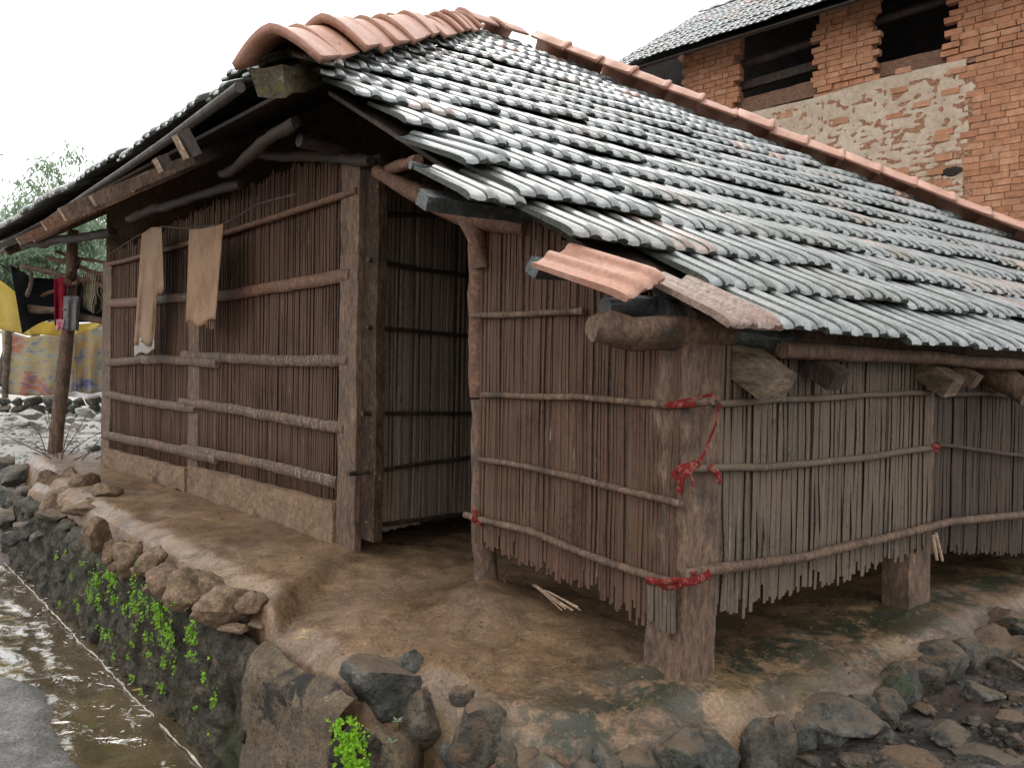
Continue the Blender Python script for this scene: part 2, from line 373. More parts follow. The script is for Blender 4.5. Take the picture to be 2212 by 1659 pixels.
M_froth = simple('froth', [(.3, (.4, .38, .34)), (.7, (.6, .58, .54))], 40, (.2, .4))
M_foam = simple('scum', [(.3, (.3, .25, .19)), (.7, (.55, .5, .44))], 40)
def leaf_mat(name, cols, transl=.3):
    n = NT(name); r = rnd(n, True); c = n.ramp(r, [(0, cols[0]), (.5, cols[1]), (1, cols[2])])
    n.b.inputs['Transmission Weight'].default_value = 0
    n.done(c, .55, spec=.4)
    tr = n.n('ShaderNodeBsdfTranslucent'); n.l(c, tr.inputs[0]); mx = n.n('ShaderNodeMixShader'); mx.inputs[0].default_value = transl
    n.l(n.b.outputs[0], mx.inputs[1]); n.l(tr.outputs[0], mx.inputs[2]); n.l(mx.outputs[0], n.out.inputs[0]); return n.m
M_moss = leaf_mat('bright moss', [(.10, .24, .006), (.19, .40, .008), (.28, .50, .015)], .35)
M_leaf = leaf_mat('tree leaves', [(.17, .24, .15), (.24, .32, .21), (.32, .40, .29)], .6)  # leaf colours paled to stand in for rain haze over the far trees
M_bark = simple('bark', [(.3, (.06, .045, .035)), (.7, (.16, .125, .10))], 10, (.8, .95), 40)
def cloth_mat(name, stops, scale=3, stretch=(1, 1, 1), stripes=None):
    n = NT(name); v = n.pos(stretch); f = n.noise(v, scale, 6, .7, .25); c = n.ramp(f, stops)
    if stripes:
        wv = n.n('ShaderNodeTexWave'); wv.inputs['Scale'].default_value = stripes[0]; wv.bands_direction = stripes[1]; wv.inputs['Distortion'].default_value = .6
        n.l(n.pos(), wv.inputs['Vector']); c = n.mix(n.ramp(wv.outputs['Fac'], [(.6, (0, 0, 0)), (.75, (1, 1, 1))]), c, stripes[2])
    wf = n.noise(n.pos(), 260, 2, .5)
    return n.done(c, .9, wf, .0015, .5, .2)
M_towel = cloth_mat('tan towel', [(.3, (.22, .13, .078)), (.5, (.32, .20, .122)), (.7, (.40, .26, .165))], 5)
M_towelo = cloth_mat('orange tan towel', [(.25, (.34, .19, .08)), (.45, (.28, .175, .11)), (.7, (.36, .25, .17))], 4)
M_hem = cloth_mat('grey lining', [(.3, (.34, .30, .27)), (.7, (.46, .42, .39))], 6)
M_red = cloth_mat('red rag', [(.3, (.07, .012, .012)), (.48, (.17, .016, .014)), (.55, (.21, .025, .02)), (.585, (.30, .18, .12)), (.62, (.18, .02, .018)), (.7, (.14, .07, .055))], 30)
M_redshirt = cloth_mat('crimson shirt', [(.3, (.16, .008, .018)), (.7, (.33, .02, .04))], 8)
M_pink = cloth_mat('pink cloth', [(.3, (.45, .05, .1)), (.7, (.6, .35, .38))], 14)
M_stripe = cloth_mat('striped cloth', [(.3, (.03, .03, .035)), (.7, (.07, .065, .07))], 6, stripes=(14, 'X', (.42, .36, .2)))
M_greycl = cloth_mat('grey cloth', [(.3, (.10, .09, .095)), (.7, (.26, .24, .24))], 9)
M_yel = cloth_mat('yellow tarp', [(.3, (.45, .30, .04)), (.5, (.56, .41, .09)), (.7, (.6, .47, .16))], 1.6, (1, 1, .4))
M_print = cloth_mat('printed sheet', [(.36, (.17, .19, .22)), (.43, (.33, .33, .28)), (.48, (.42, .30, .10)), (.53, (.27, .29, .30)), (.58, (.44, .15, .06)), (.64, (.15, .16, .24))], 2.2, (1, 1, 1.6))
M_print2 = cloth_mat('printed sheet two', [(.36, (.2, .23, .25)), (.43, (.36, .35, .26)), (.49, (.44, .27, .10)), (.55, (.28, .30, .31)), (.62, (.15, .13, .24))], 2.4, (1, 1, 1.4))
M_btarp = cloth_mat('black tarp', [(.3, (.012, .013, .017)), (.7, (.035, .036, .045))], 4)
M_wire = simple('wire', [(.3, (.2, .2, .2)), (.7, (.3, .3, .3))])

# ================================================================ GROUND
def seg_dist(P, poly):
    """signed distance to polygon (positive inside) for points P (n,2)"""
    x, y = P[:, 0], P[:, 1]; n = len(poly); d = np.full(len(P), 1e9); ins = np.zeros(len(P), bool)
    for i in range(n):
        a = np.array(poly[i][:2]); b = np.array(poly[(i+1) % n][:2]); e = b-a; w_ = P-a
        t = np.clip((w_@e)/(e@e+1e-12), 0, 1); q = w_ - t[:, None]*e; d = np.minimum(d, np.hypot(q[:, 0], q[:, 1]))
        c = ((a[1] <= y) & (b[1] > y)) | ((b[1] <= y) & (a[1] > y))
        xs = a[0] + (y-a[1])*(b[0]-a[0])/(b[1]-a[1]+1e-12); ins ^= c & (x < xs)
    return np.where(ins, d, -d)
def ss(t): t = np.clip(t, 0, 1); return t*t*(3-2*t)
def fbm(X, Y, sc, seed, oct=4):
    return np.array([mnoise.fractal(Vector((x*sc+seed, y*sc, seed*.37)), 1.0, 2.0, oct) for x, y in zip(X, Y)])
def idw(P, C, p=3.0):
    C = np.array(C); d = np.hypot(P[:, None, 0]-C[None, :, 0], P[:, None, 1]-C[None, :, 1])+1e-3; w_ = d**-p
    return (w_*C[None, :, 2]).sum(1)/w_.sum(1)
WB = at_z(447, 1646, .05); WD = at_z(43, 1238, .05)-WB; WD[2] = 0; WD /= np.linalg.norm(WD)   # drain wall runs along WD (away)
WN = V(-WD[1], WD[0], 0)
if WN@V(-1, -1, 0) < 0: WN = -WN                        # faces the drain
def wallp(a, z, off=0): return V(WB[0]+WD[0]*a+WN[0]*off, WB[1]+WD[1]*a+WN[1]*off, z)
LOWC = [(0, 1.2, .12), (.4, 1.7, .40), (.1, 2.1, .40), (-.2, 2.2, .30), (-.42, 2.2, .10), (.7, 2.1, .45), (1, 1.8, .43), (1.3, 2.4, .455), (2.0, 2.6, .46), (1.8, 3.0, .49), (2.5, 3.2, .52), (3, 4, .57), (4, 5, .6), (2.5, 2, .42), (4, 3, .5), (6, 4, .55),
        (-5.2, 8.2, .55), (-4.4, 7.3, .42), (-6, 10, .66), (-4.5, 9.5, .66), (-8, 12, .85), (-10, 15, 1.02), (-14, 20, 1.1), (-6, 14, .98), (0, 20, 1.1), (10, 12, .8), (-5.0, 7.1, .05), (-4.2, 6.4, 0), (-3, 5, -.04), (-2, 4, -.06), (-1.3, 3.2, -.07), (-.8, 2.6, -.06), (-.3, 1.9, -.03),
        (-6, 8, .3), (-7, 8.5, .35), (-3.5, 4, .0), (-3, 3, .0), (-2, 2, .0), (-6, 4, .02), (-6, 6.3, .06), (-8, 6.5, .1), (-4, 0, .0), (2, -3, .05), (6, -2, .2), (-4, 6, 0)]
def zlow(X, Y):
    P = np.stack([X, Y], 1); z = idw(P, LOWC)
    return z
def field(name, x0, x1, y0, y1, res, zf, mat, keep=None, parent=None, **tags):
    nx = int((x1-x0)/res)+1; ny = int((y1-y0)/res)+1
    X, Y = np.meshgrid(np.linspace(x0, x1, nx), np.linspace(y0, y1, ny)); X = X.ravel(); Y = Y.ravel()
    k = np.ones(len(X), bool) if keep is None else keep(X, Y)
    Zz = np.zeros(len(X)); Zz[k] = zf(X[k], Y[k])
    idx = -np.ones(len(X), int); idx[k] = np.arange(k.sum())
    I = np.arange(nx*ny).reshape(ny, nx); q = np.stack([I[:-1, :-1], I[:-1, 1:], I[1:, 1:], I[1:, :-1]], -1).reshape(-1, 4)
    q = q[k[q].all(1)]
    return obj(name, (np.stack([X, Y, Zz], 1)[k], idx[q].tolist()), mat, parent, True, pivot=V(0, 0, 0), **tags)

# one sheet to the horizon (coarse) with a fine sheet near the camera
def zfar(X, Y): return zlow(np.clip(X, -14, 10), np.clip(Y, -3, 20)) - .04
field('ground', -160, 160, -40, 300, 4.0, lambda X, Y: zfar(X, Y)-.12, M_wetg, kind='structure')
field('rocky_ground', -9, 5.5, .6, 15, .04, lambda X, Y: zlow(X, Y) + (.035*fbm(X, Y, 2.2, 3, 4)+.02*fbm(X, Y, 9, 6, 4))*ss((np.maximum(X*1.2+.9, Y-6.2))/.5+.15), M_wetg,
      keep=lambda X, Y: ~((X > -3.2) & (X < 5) & (Y > 4.2+np.abs(X)*.3) & (Y > 5.8-X*.9)), kind='structure')

field('yard', -16, -3.2, 7.4, 16, .08, lambda X, Y: zlow(X, Y)+.012+.02*fbm(X, Y, 3, 4, 3), M_gravel, keep=lambda X, Y: (Y > 7.6+.5*(X+5)*(X > -5)) & (Y > 7.9-.1*(X+5)), kind='structure')
# terrace the hut stands on
def D2(px, py, z): p = at_z(px, py, z); return (p[0], p[1])
TERR = [D2(95, 1015, .72), D2(60, 1060, .62)] + [tuple(wallp(a, 0, -.17)[:2]) for a in (3.9, 2.5, 1.2, .3, -.4, -.90)] + \
       [D2(800, 1520, .55), D2(900, 1500, .57), D2(1010, 1555, .55), D2(1130, 1600, .54), D2(1280, 1622, .54), D2(1420, 1605, .55), D2(1500, 1585, .55), D2(1620, 1555, .56), D2(1760, 1520, .57),
        D2(1880, 1480, .58), D2(1940, 1420, .6), D2(1990, 1400, .6), D2(2100, 1375, .6), (2.6, 3.75), (3.4, 4.3), (6.4, 6.6), (3, 12), (-4.4, 9.0), (-4.9, 8.0)]
UPPER = [D2(100, 1012, .74)] + [D2(*p, .73) for p in ((112, 1060), (165, 1120), (215, 1165), (270, 1200), (335, 1225), (430, 1275), (500, 1285), (590, 1300), (640, 1262), (700, 1225))] + [tuple(W(770, 1170)[:2]), tuple(W(735, 1160, -.5)[:2]), tuple(W(222, 1000, -.5)[:2]), (-4.3, 8.6), (-4.7, 7.9)]
TC = [(*W(740, 1170)[:2], .735), (*W(222, 1000)[:2], .735), (*W(800, 1150)[:2], .70), (*W(930, 1180)[:2], .685), (*W(1050, 1262)[:2], W(1050, 1262)[2]), (*W(1400, 1420)[:2], .66), (*PC[:2], .65),
      (*SD(2000, 1300)[:2], .665), (*SD(1750, 1400)[:2], .64), (*D2(600, 1430, .60), .60), (*D2(800, 1400, .63), .63), (*D2(900, 1300, .66), .66), (*D2(1000, 1400, .64), .64), (*D2(1100, 1500, .60), .60),
      (*D2(1300, 1520, .60), .60), (*D2(1500, 1540, .60), .60), (*D2(1700, 1490, .61), .61), (*D2(1900, 1420, .62), .62), (*D2(2050, 1370, .62), .62), (3, 4.6, .66), (*wallp(2.5, 0, -.15)[:2], .6), (*wallp(1.2, 0, -.15)[:2], .6), (*wallp(0, 0, -.15)[:2], .6)]
def zterr(X, Y):
    P = np.stack([X, Y], 1); z = idw(P, TC, 2.6)
    near = (Y < 9)
    n1_ = fbm(X, Y, 1.7, 11, 3); n2_ = fbm(X, Y, 9, 5, 4)
    m_ = ss(seg_dist(P + np.stack([n2_, n1_], 1)*.03, UPPER)/.10+.5)
    z = z*(1-m_) + .735*m_ + .018*n1_ + .009*n2_ + .005*fbm(X, Y, 26, 9, 3)*(1-.5*m_)
    d = seg_dist(P + np.stack([n1_, n2_], 1)*.02, TERR)
    return z - .05*ss(1-d/.12) - .75*ss(-d/.10)
terr = field('mud_terrace', -5.2, 4.2, 1.9, 9.2, .022, zterr, M_mud,
      keep=lambda X, Y: (seg_dist(np.stack([X, Y], 1), TERR) > -.13) & ~((Y > 6.2+.2*np.abs(X)) & (X > -3)), kind='structure')

# road and drain water
ROADE = [at_z(0, 1400, .07), at_z(180, 1510, .07), at_z(270, 1659, .07)]
ROADP = [(-5.6, 6.7), (ROADE[0][0]-1.2, ROADE[0][1]+1.2), tuple(ROADE[0][:2]), tuple(ROADE[1][:2]), tuple(ROADE[2][:2]), (-1.0, 2.35), (-.5, 1.6), (0, .7), (-3, -1), (-9, -1), (-9, 6.4)]
def zroad(X, Y):
    d = seg_dist(np.stack([X, Y], 1), ROADP); n2_ = fbm(X, Y, 7, 2, 5); n1_ = fbm(X, Y, 1.4, 8, 3)
    return .082 + .012*n1_ + .007*n2_ - .10*ss(1-(d+.05*n1_)/.2)
field('road', -7, 0.3, .6, 6.8, .035, zroad, M_road, keep=lambda X, Y: seg_dist(np.stack([X, Y], 1), ROADP) > -.08, kind='structure')
WATP = [tuple(wallp(a, 0, -.05)[:2]) for a in (6.2, 4, 2, 0, -1.4)] + [(-.45, 1.4), (-1.2, 2.0), tuple(V(*ROADE[2][:2])-.3), tuple(V(*ROADE[1][:2])-.3), tuple(V(*ROADE[0][:2])-.3), (-4.9, 6.4), (-6, 7.3)]
field('water', -6, 0, 1.4, 8.2, .022, lambda X, Y: .05 + .014*fbm(X+Y*.6, Y*.6, 6.5, 4, 4), M_water, keep=lambda X, Y: seg_dist(np.stack([X, Y], 1), WATP) > 0, kind='structure')
# pale scum line where the water meets the wall
obj('foam_line', tube([wallp(a, .056+.004*nz(V(a, 0, 0), 6), .035+.012*nz(V(a, 2, 0), 3)+.01*nz(V(a, 2, 5), 11)) for a in np.linspace(-.6, 4.2, 220)], [max(.001, .004+.005*nz(V(a, 0, 0), 9)) for a in np.linspace(-.6, 4.2, 220)], 5), M_foam, None, True, kind='stuff')

# froth riding on the fast water
parts = []; fr_ = random.Random(12)
while len(parts) < 70:
    t = fr_.random()**1.3; px_ = 20+t*330+fr_.gauss(0, 30); py_ = 1195+t*370+fr_.gauss(0, 34)
    p = at_z(px_, py_, .06)
    if seg_dist(p[None, :2], WATP)[0] < .03 or seg_dist(p[None, :2], ROADP)[0] > -.02: continue
    L = fr_.uniform(.006, .03); a_ = fr_.uniform(-.9, .9); d_ = WD*math.cos(a_)+WN*math.sin(a_)
    parts.append(tube([p-d_*L, p-d_*L*.3+WN*fr_.uniform(-.01, .01), p+d_*L*.4+WN*fr_.uniform(-.01, .01), p+d_*L], [.001, .0025*fr_.uniform(.6, 1.8), .002, .001], 5, .3, len(parts), 1.8))
obj('froth', join(parts), M_froth, None, True, kind='stuff')
# ---------------------------------------------------------------- drain wall: dark mossy rubble, rendered at its near end
wl = empty('retaining_wall', wallp(1, 0), 'dark wet rubble retaining wall with moss patches beside the drain', 'wall')
def wall_face(a0, a1, z0, z1f, mat, name, amp, seed, off0=.0):
    na = int((a1-a0)/.018); nzv = 40; vs = []; fs = []
    for i in range(na+1):
        a = a0+(a1-a0)*i/na; z1 = z1f(a)
        for j in range(nzv+1):
            t = j/nzv; p = wallp(a, z0+(z1-z0)*t)
            o = off0 + amp*(nz(p, 5, seed)+.6*nz(p, 12, seed)+.5*nz(p, 28, seed)+.25*nz(p, 60, seed)) - .05*t
            if t > .9: o -= .07*((t-.9)/.1)**2
            vs.append(wallp(a, p[2]+.015*nz(p, 8, seed+3), o))
        vs.append(wallp(a, z1-.03, -.13))
    m_ = nzv+2
    for i in range(na):
        for j in range(nzv+1):
            q = (i*m_+j, (i+1)*m_+j, (i+1)*m_+j+1, i*m_+j+1); fs.append(q)
    return obj(name, (vs, fs), mat, wl, True)
wall_face(-.32, 4.6, -.25, lambda a: .585+.025*nz(V(a, 0, 0), 2.5)-(.012*max(a-2.5, 0)), M_wallst, 'mortar_face', .042, 4)
wall_face(-.97, -.30, -.25, lambda a: .60+.02*nz(V(a, 0, 0), 4), M_conc, 'render_face', .018, 8, .02)
k = 0; r = random.Random(5)
for row, (za, h) in enumerate(((.02, .15), (.18, .14), (.33, .13), (.46, .12))):
    a = -.25+.1*row
    while a < 4.2:
        L = r.uniform(.16, .38)
        obj('stone', stone_vf(wallp(a+L/2, za+h/2+r.uniform(-.02, .02), -.078-.05*row/4), (L*.58, .082, h*.60), 100+k, 2 if a > 1.5 else 3, math.atan2(WD[1], WD[0])), M_wallst, wl, True)
        a += L*r.uniform(.95, 1.1); k += 1
# end return of the wall, below the corner boulder
obj('corner_block', stone_vf(wallp(-1.05, .30, -.16), (.22, .16, .34), 77, 3, .6), M_conc, wl, True)

# ---------------------------------------------------------------- stones
def px_stone(px, py, wpx, hpx, depth, mat, parent, seed, name='stone', squash=.9, sub=3, **tags):
    c = at_d(px, py, depth); s_ = depth/FPX
    if sub == 3 and wpx*s_ > .05: sub = 4
    return obj(name, stone_vf(c, (wpx*s_/2, wpx*s_/2*squash, hpx*s_/2*1.06), seed, sub, rot=random.uniform(-.4, .4)+.3), mat, parent, True, **tags)
def depth_of(px, py, z): p = at_z(px, py, z); return (p-EYE)@FWD
def ground_z(X, Y):
    d = seg_dist(np.stack([X, Y], 1), TERR); return np.where(d > -.06, zterr(X, Y), zlow(X, Y))
def ground_depth(px, py, d0=1.5, d1=9):
    D = np.linspace(d0, d1, 260); P = np.array([at_d(px, py, d) for d in D]); g = P[:, 2]-ground_z(P[:, 0], P[:, 1])
    i = int(np.argmax(g < 0)); return D[i] if g[i] < 0 else d1
def set_stone(px, py, w_, h_, mat, parent, seed, name='stone', **tags):
    d = ground_depth(px, min(py+h_*.30, 1700)); return px_stone(px, py, w_, h_, d+w_*.10*d/FPX, mat, parent, seed, name, **tags)
# plinth edging, left (muddy stones)
for i, (x, y, w_, h_, z) in enumerate([(110, 1030, 52, 40, .70), (150, 1020, 46, 36, .73), (128, 1062, 66, 56, .64), (185, 1040, 60, 64, .70), (108, 1085, 50, 52, .58), (240, 1056, 74, 40, .74), (150, 1080, 44, 46, .62), (205, 1085, 70, 44, .66),
        (205, 1150, 66, 92, .62), (245, 1180, 52, 70, .64), (275, 1190, 66, 90, .64), (325, 1200, 60, 70, .66), (365, 1245, 88, 84, .64), (410, 1260, 90, 90, .63), (455, 1255, 60, 80, .66), (488, 1302, 118, 90, .64), (582, 1308, 58, 64, .62), (545, 1290, 74, 60, .68),
        (250, 1222, 36, 26, .60), (300, 1232, 40, 28, .60), (335, 1262, 44, 30, .60), (440, 1312, 46, 32, .61), (500, 1350, 56, 26, .61), (560, 1345, 40, 22, .61), (640, 1285, 36, 30, .63)]):
    px_stone(x, y+h_*.16, w_*1.12, h_*.9, depth_of(x, y+h_*.3, z)+.02, M_rockm, terr, 300+i)
px_stone(112, 1118, 66, 34, depth_of(112, 1125, .55), M_rock, None, 341, 'river_stone', label='smooth dark oval stone at the near end of the stacked plinth stones', category='stone')
px_stone(185, 1103, 96, 32, depth_of(185, 1105, .66), M_rockm, None, 342, 'flat_stone', .8, label='flat orange brown stone slab lying on the plinth edge stones', category='stone')
# wet rocks at the far left above the drain
lr = [(35, 1030, 80, 50, 7.6), (20, 1075, 60, 40, 7.0), (60, 1100, 70, 44, 6.6), (15, 1120, 50, 44, 6.4), (95, 1060, 44, 40, 7.3), (50, 1145, 50, 36, 6.0), (75, 1015, 50, 30, 8.0), (10, 1000, 50, 32, 8.2), (78, 1165, 40, 36, 5.8), (20, 1165, 46, 30, 6.2), (55, 1062, 44, 26, 7.0), (85, 1130, 46, 28, 6.3)]
for i, (x, y, w_, h_, d_) in enumerate(lr): px_stone(x, y, w_, h_, d_, M_rockg, terr, 400+i)
# front edge of the terrace
set_stone(826, 1482, 172, 165, M_rockg, None, 431, 'boulder', label='large black weathered boulder with pale grey top at the terrace corner', category='boulder')
for i, (x, y, w_, h_, mt) in enumerate([(880, 1430, 60, 60, M_rockg), (922, 1565, 150, 150, M_rock), (1050, 1600, 150, 140, M_rock), (990, 1640, 80, 80, M_rockg), (1000, 1510, 70, 40, M_rock), (870, 1620, 110, 90, M_rock), (800, 1635, 110, 80, M_rock),
        (1150, 1640, 120, 70, M_rock), (1090, 1660, 60, 50, M_rockg), (1800, 1535, 190, 130, M_rockg), (2010, 1425, 130, 90, M_rockg), (2120, 1395, 130, 90, M_rock), (2180, 1340, 110, 70, M_rock)]):
    set_stone(x, y, w_*1.1, h_, mt, terr, 440+i)
# the low riser of dark stones along the terrace edge
er = random.Random(23); k = 0
EDGE = [V(*D2(x, y, z), z) for x, y, z in ((1120, 1600, .55), (1280, 1622, .55), (1420, 1605, .55), (1500, 1585, .56), (1620, 1555, .565), (1760, 1520, .57), (1880, 1480, .585), (1940, 1420, .60), (1990, 1400, .605), (2100, 1375, .61), (2230, 1330, .62))]
for a, b in zip(EDGE[:-1], EDGE[1:]):
    d = b-a; Lt = np.linalg.norm(d); d /= Lt; o_n = V(d[1], -d[0], 0); u = 0
    while u < Lt:
        L = er.uniform(.08, .2); c = a+d*(u+L/2)+o_n*er.uniform(.015, .045)
        obj('stone', stone_vf(V(c[0], c[1], c[2]-.075+er.uniform(-.012, .012)), (L*.60, .075, .082), 700+k, 4, math.atan2(d[1], d[0])+er.uniform(-.15, .15)), er.choice((M_rock, M_rockg)), terr, True)
        u += L*.92; k += 1
# loose stones in the wet right corner
rg = bpy.data.objects['rocky_ground']; WL['rocky_ground'] = V(0, 0, 0)
for i, (x, y, w_, h_, z) in enumerate([(2060, 1590, 90, 60, .40), (2150, 1650, 160, 50, .33), (1960, 1640, 130, 40, .33), (2180, 1560, 70, 50, .44), (2120, 1500, 80, 50, .47), (1900, 1585, 60, 34, .38), (2000, 1530, 60, 30, .42), (1850, 1640, 80, 30, .33), (1750, 1645, 60, 30, .30), (2190, 1450, 90, 60, .52), (2170, 1400, 70, 40, .55), (2060, 1460, 50, 26, .47), (1700, 1650, 50, 26, .29), (2100, 1560, 50, 24, .41), (1950, 1570, 46, 24, .39), (1560, 1655, 60, 24, .27), (2200, 1610, 50, 40, .38), (2195, 1505, 46, 30, .47)]):
    set_stone(x, y, w_*1.1, h_, random.choice((M_rock, M_rockg, M_rock)), rg, 500+i)
def pebbles(name, spots, mat, sub=1, parent=None):
    return obj(name, join([stone_vf(c, s_, 900+i, sub) for i, (c, s_) in enumerate(spots)]), mat, parent, True, kind='stuff')
sp = []
while len(sp) < 900:
    x, y = random.uniform(.9, 3.2), random.uniform(1.5, 3.6)
    if seg_dist(np.array([[x, y]]), TERR)[0] < -.1:
        q = random.uniform(.005, .018)*(1.7 if random.random() < .12 else 1); sp.append(((x, y, float(zlow(np.array([x]), np.array([y]))[0])+.01+q*.2), (q, q, q*.7)))
pebbles('grit', sp, M_rock)
sp = []
while len(sp) < 1500:
    d_ = random.uniform(7.6, 15) ; p = at_d(random.uniform(-60, 300), 900, d_); x, y = p[0], p[1]
    if seg_dist(np.array([[x, y]]), TERR)[0] < -.05:
        q = random.uniform(.015, .045)*(1.5 if random.random() < .1 else 1); sp.append(((x, y, float(zlow(np.array([x]), np.array([y]))[0])+q*.3), (q, q*.9, q*.6)))
pebbles('gravel', sp, M_gravel)

sp = []
while len(sp) < 1100:
    p = at_z(random.uniform(60, 2000), random.uniform(1080, 1640), .65); x, y = p[0], p[1]
    if seg_dist(np.array([[x, y]]), TERR)[0] > .04:
        q = random.uniform(.0025, .008)*(2 if random.random() < .06 else 1); sp.append((x, y, q))
A_ = np.array(sp); zz = zterr(A_[:, 0], A_[:, 1])
pebbles('mud_crumbs', [((x, y, z_), (q, q*.8, q*.6)) for (x, y, q), z_ in zip(sp, zz)], M_rockm)
# ================================================================ THE HUT
hut = empty('hut', PC+V(-.5, 1.5, 0), 'reed walled village hut with wet grey tiled roof and orange ridge tiles', 'hut')

# ---- roof tile (twin channel clay tile)
def tile_mesh(name, mat, w=.24, L=.41, var=0, lod=False):
    rr = random.Random(40+var)
    U = [0, .08, .28, .48, .56, .60, .66, .78, .90, .97, 1.0]
    def prof(u):                                          # shallow channel, then a steep rolled rib
        if u <= .56: return .004 - .007*math.sin(math.pi*u/.56)
        return {.60: .012, .66: .020, .78: .0225, .90: .018, .97: .009}.get(u, .004)
    xs = [(h+u)/2 for h in (0, 1) for u in (U if h == 0 else U[1:])]
    us = [u for h in (0, 1) for u in (U if h == 0 else U[1:])]
    ys = [0, .12, .25, .325, .362, .388, .405, .412]       # from head to nose
    dz = [0, 0, 0, 0, -.001, -.004, -.010, -.020]
    vs, fs = [], []; n = len(xs)
    chip = [(rr.uniform(-.012, 0) if rr.random() < .25+.3*(var > 2) else 0) for _ in xs]
    for y, d in zip(ys, dz):
        for i, (x, u) in enumerate(zip(xs, us)):
            vs.append((x*w*1.03 - w/2, -(y + (chip[i] if y > .38 else 0)), prof(u)*(1-.35*max(0, (y-.36)/.052)) + d + .062*(y/.41)))
    m_ = len(ys)
    for j in range(m_-1):
        for i in range(n-1):
            a = j*n+i; fs.append((a, a+n, a+n+1, a+1))
    # underside strip: thickness
    b = len(vs); UY = [(0, -.016), (.325, -.019), (.404, -.027)]
    for y, dd_ in UY:                                     # underside
        for i, (x, u) in enumerate(zip(xs, us)): vs.append((x*w*1.03-w/2, -y, prof(u)*(.9 if y < .3 else .15) + dd_ + .062*(y/.41)))
    for j in range(2):
        for i in range(n-1): a = b+j*n+i; fs.append((a, a+1, a+n+1, a+n))
    for i in range(n-1): fs.append(((m_-1)*n+i, b+2*n+i, b+2*n+i+1, (m_-1)*n+i+1))
    fs.append(tuple([j*n for j in range(m_)][::-1] + [b, b+n, b+2*n]))
    fs.append(tuple([j*n+n-1 for j in range(m_)] + [b+3*n-1, b+2*n-1, b+n-1]))
    me = mesh(name, vs, fs, mat, True, 42); me.materials.append(M_crease)
    nt_ = (m_-1)*(n-1)
    for p_ in me.polygons:
        if p_.index < nt_:
            i_ = p_.index % (n-1); u_ = us[i_+1]
            if abs(u_-.60) < .01 or abs(u_-1.0) < .01: p_.material_index = 1
        else: p_.material_index = 1
    return me
TILES = [tile_mesh('roof_tile', M_tile, var=i) for i in range(5)]
TILE_T = tile_mesh('roof_tile', M_terra, var=1); TILE_B = tile_mesh('roof_tile', M_brownt, var=4)
for t__ in (TILE_T, TILE_B):
    for p_ in t__.polygons: p_.material_index = 0
def tile_arrays(me): return np.array([v.co[:] for v in me.vertices]), [tuple(p.vertices) for p in me.polygons]
TARR = [tile_arrays(t) for t in TILES]
def rot_about(axes, ax, ay, az):
    """small extra rotation of a frame (columns x,y,z)"""
    X, Y, Zz = [Vector(a) for a in axes]; M = Matrix([[X[i], Y[i], Zz[i]] for i in range(3)])
    M = M @ Matrix.Rotation(az, 3, 'Z') @ Matrix.Rotation(ax, 3, 'X') @ Matrix.Rotation(ay, 3, 'Y')
    return [np.array([M[i][j] for i in range(3)]) for j in range(3)]
def lay(spots, parent, stuff_mat, nmax=300, eye=True):
    """spots: (head point, axes, is_terracotta). The nearest nmax become parts, the rest one stuff part."""
    spots = sorted(spots, key=lambda q: np.linalg.norm(q[0]-EYE))
    vis = spots[:nmax]; rest = spots[nmax:]
    for p, ax, k in vis:
        inst('roof_tile', TILE_B if k < 0 else TILES[k], p, ax, parent)
    if rest:
        parts = []
        for p, ax, k in rest:
            v, f = TARR[max(k, 0)]; parts.append((v[:, :1]*ax[0] + v[:, 1:2]*ax[1] + v[:, 2:]*ax[2] + p, f))
        obj('roof_tile', join(parts), stuff_mat, parent, True, kind='stuff')
spots = []; TW, EX = .24, .32
frame1 = [S, -R1, N1]
rr = random.Random(3)
for k in range(0, 19):
    r_nose = .03 - k*EX
    r_c = r_nose - .1
    if k < 8: s0 = (.20, .39, .02, .0, .0, -.2, -.29, -.30)[k]
    else: s0 = -.47 + (-2.24-r_c)*.763
    s1 = 6.11 + (r_c+2.48)*.928
    rowwob = rr.uniform(-.02, .02)
    off = (k % 2)*TW/2*0 + rr.uniform(-.05, .05)
    if k < 8: off = rr.uniform(-.03, .03)
    s = s0 + off
    while s < s1 - .05:
        wave = .018*mnoise.noise(Vector((s*.7, k*.31, 2))) + .012*mnoise.noise(Vector((s*2.1, k*.9, 5)))
        jr = rr.gauss(0, .008)
        h = P1(s+TW/2, r_nose - .41 + jr + rowwob + .03*mnoise.noise(Vector((s*.9, k*.7, 9))), -.052 + wave + rr.gauss(0, .002))
        ax = rot_about(frame1, rr.gauss(0, .012), rr.gauss(0, .012), rr.gauss(0, .012))
        kk = rr.choice((0, 0, 1, 1, 2, 2, 3, 4))
        if k == 0 and s < .3: kk = -1
        spots.append((h, ax, kk))
        s += TW*rr.uniform(.985, 1.015)
# the left slope, seen only along its eave
frame2 = [-F if np.cross(-F, -R2)@N2 > 0 else F, -R2, N2]
for k in range(0, 11):
    r_nose = .05 - k*EX; t0 = .1 + max(0, -(r_nose-.2))*.80; t1 = 9.3 - max(0, -r_nose)*.55
    t = t0
    while t < t1:
        h = P2(t, r_nose-.41+rr.gauss(0, .015), -.01+rr.gauss(0, .004)+.02*mnoise.noise(Vector((t*.8, k, 0))))
        spots.append((h, rot_about(frame2, rr.gauss(0, .02), rr.gauss(0, .02), rr.gauss(0, .02)), rr.choice((0, 1, 2, 3, 4)))); t += TW
lay(spots, hut, M_tile_st)

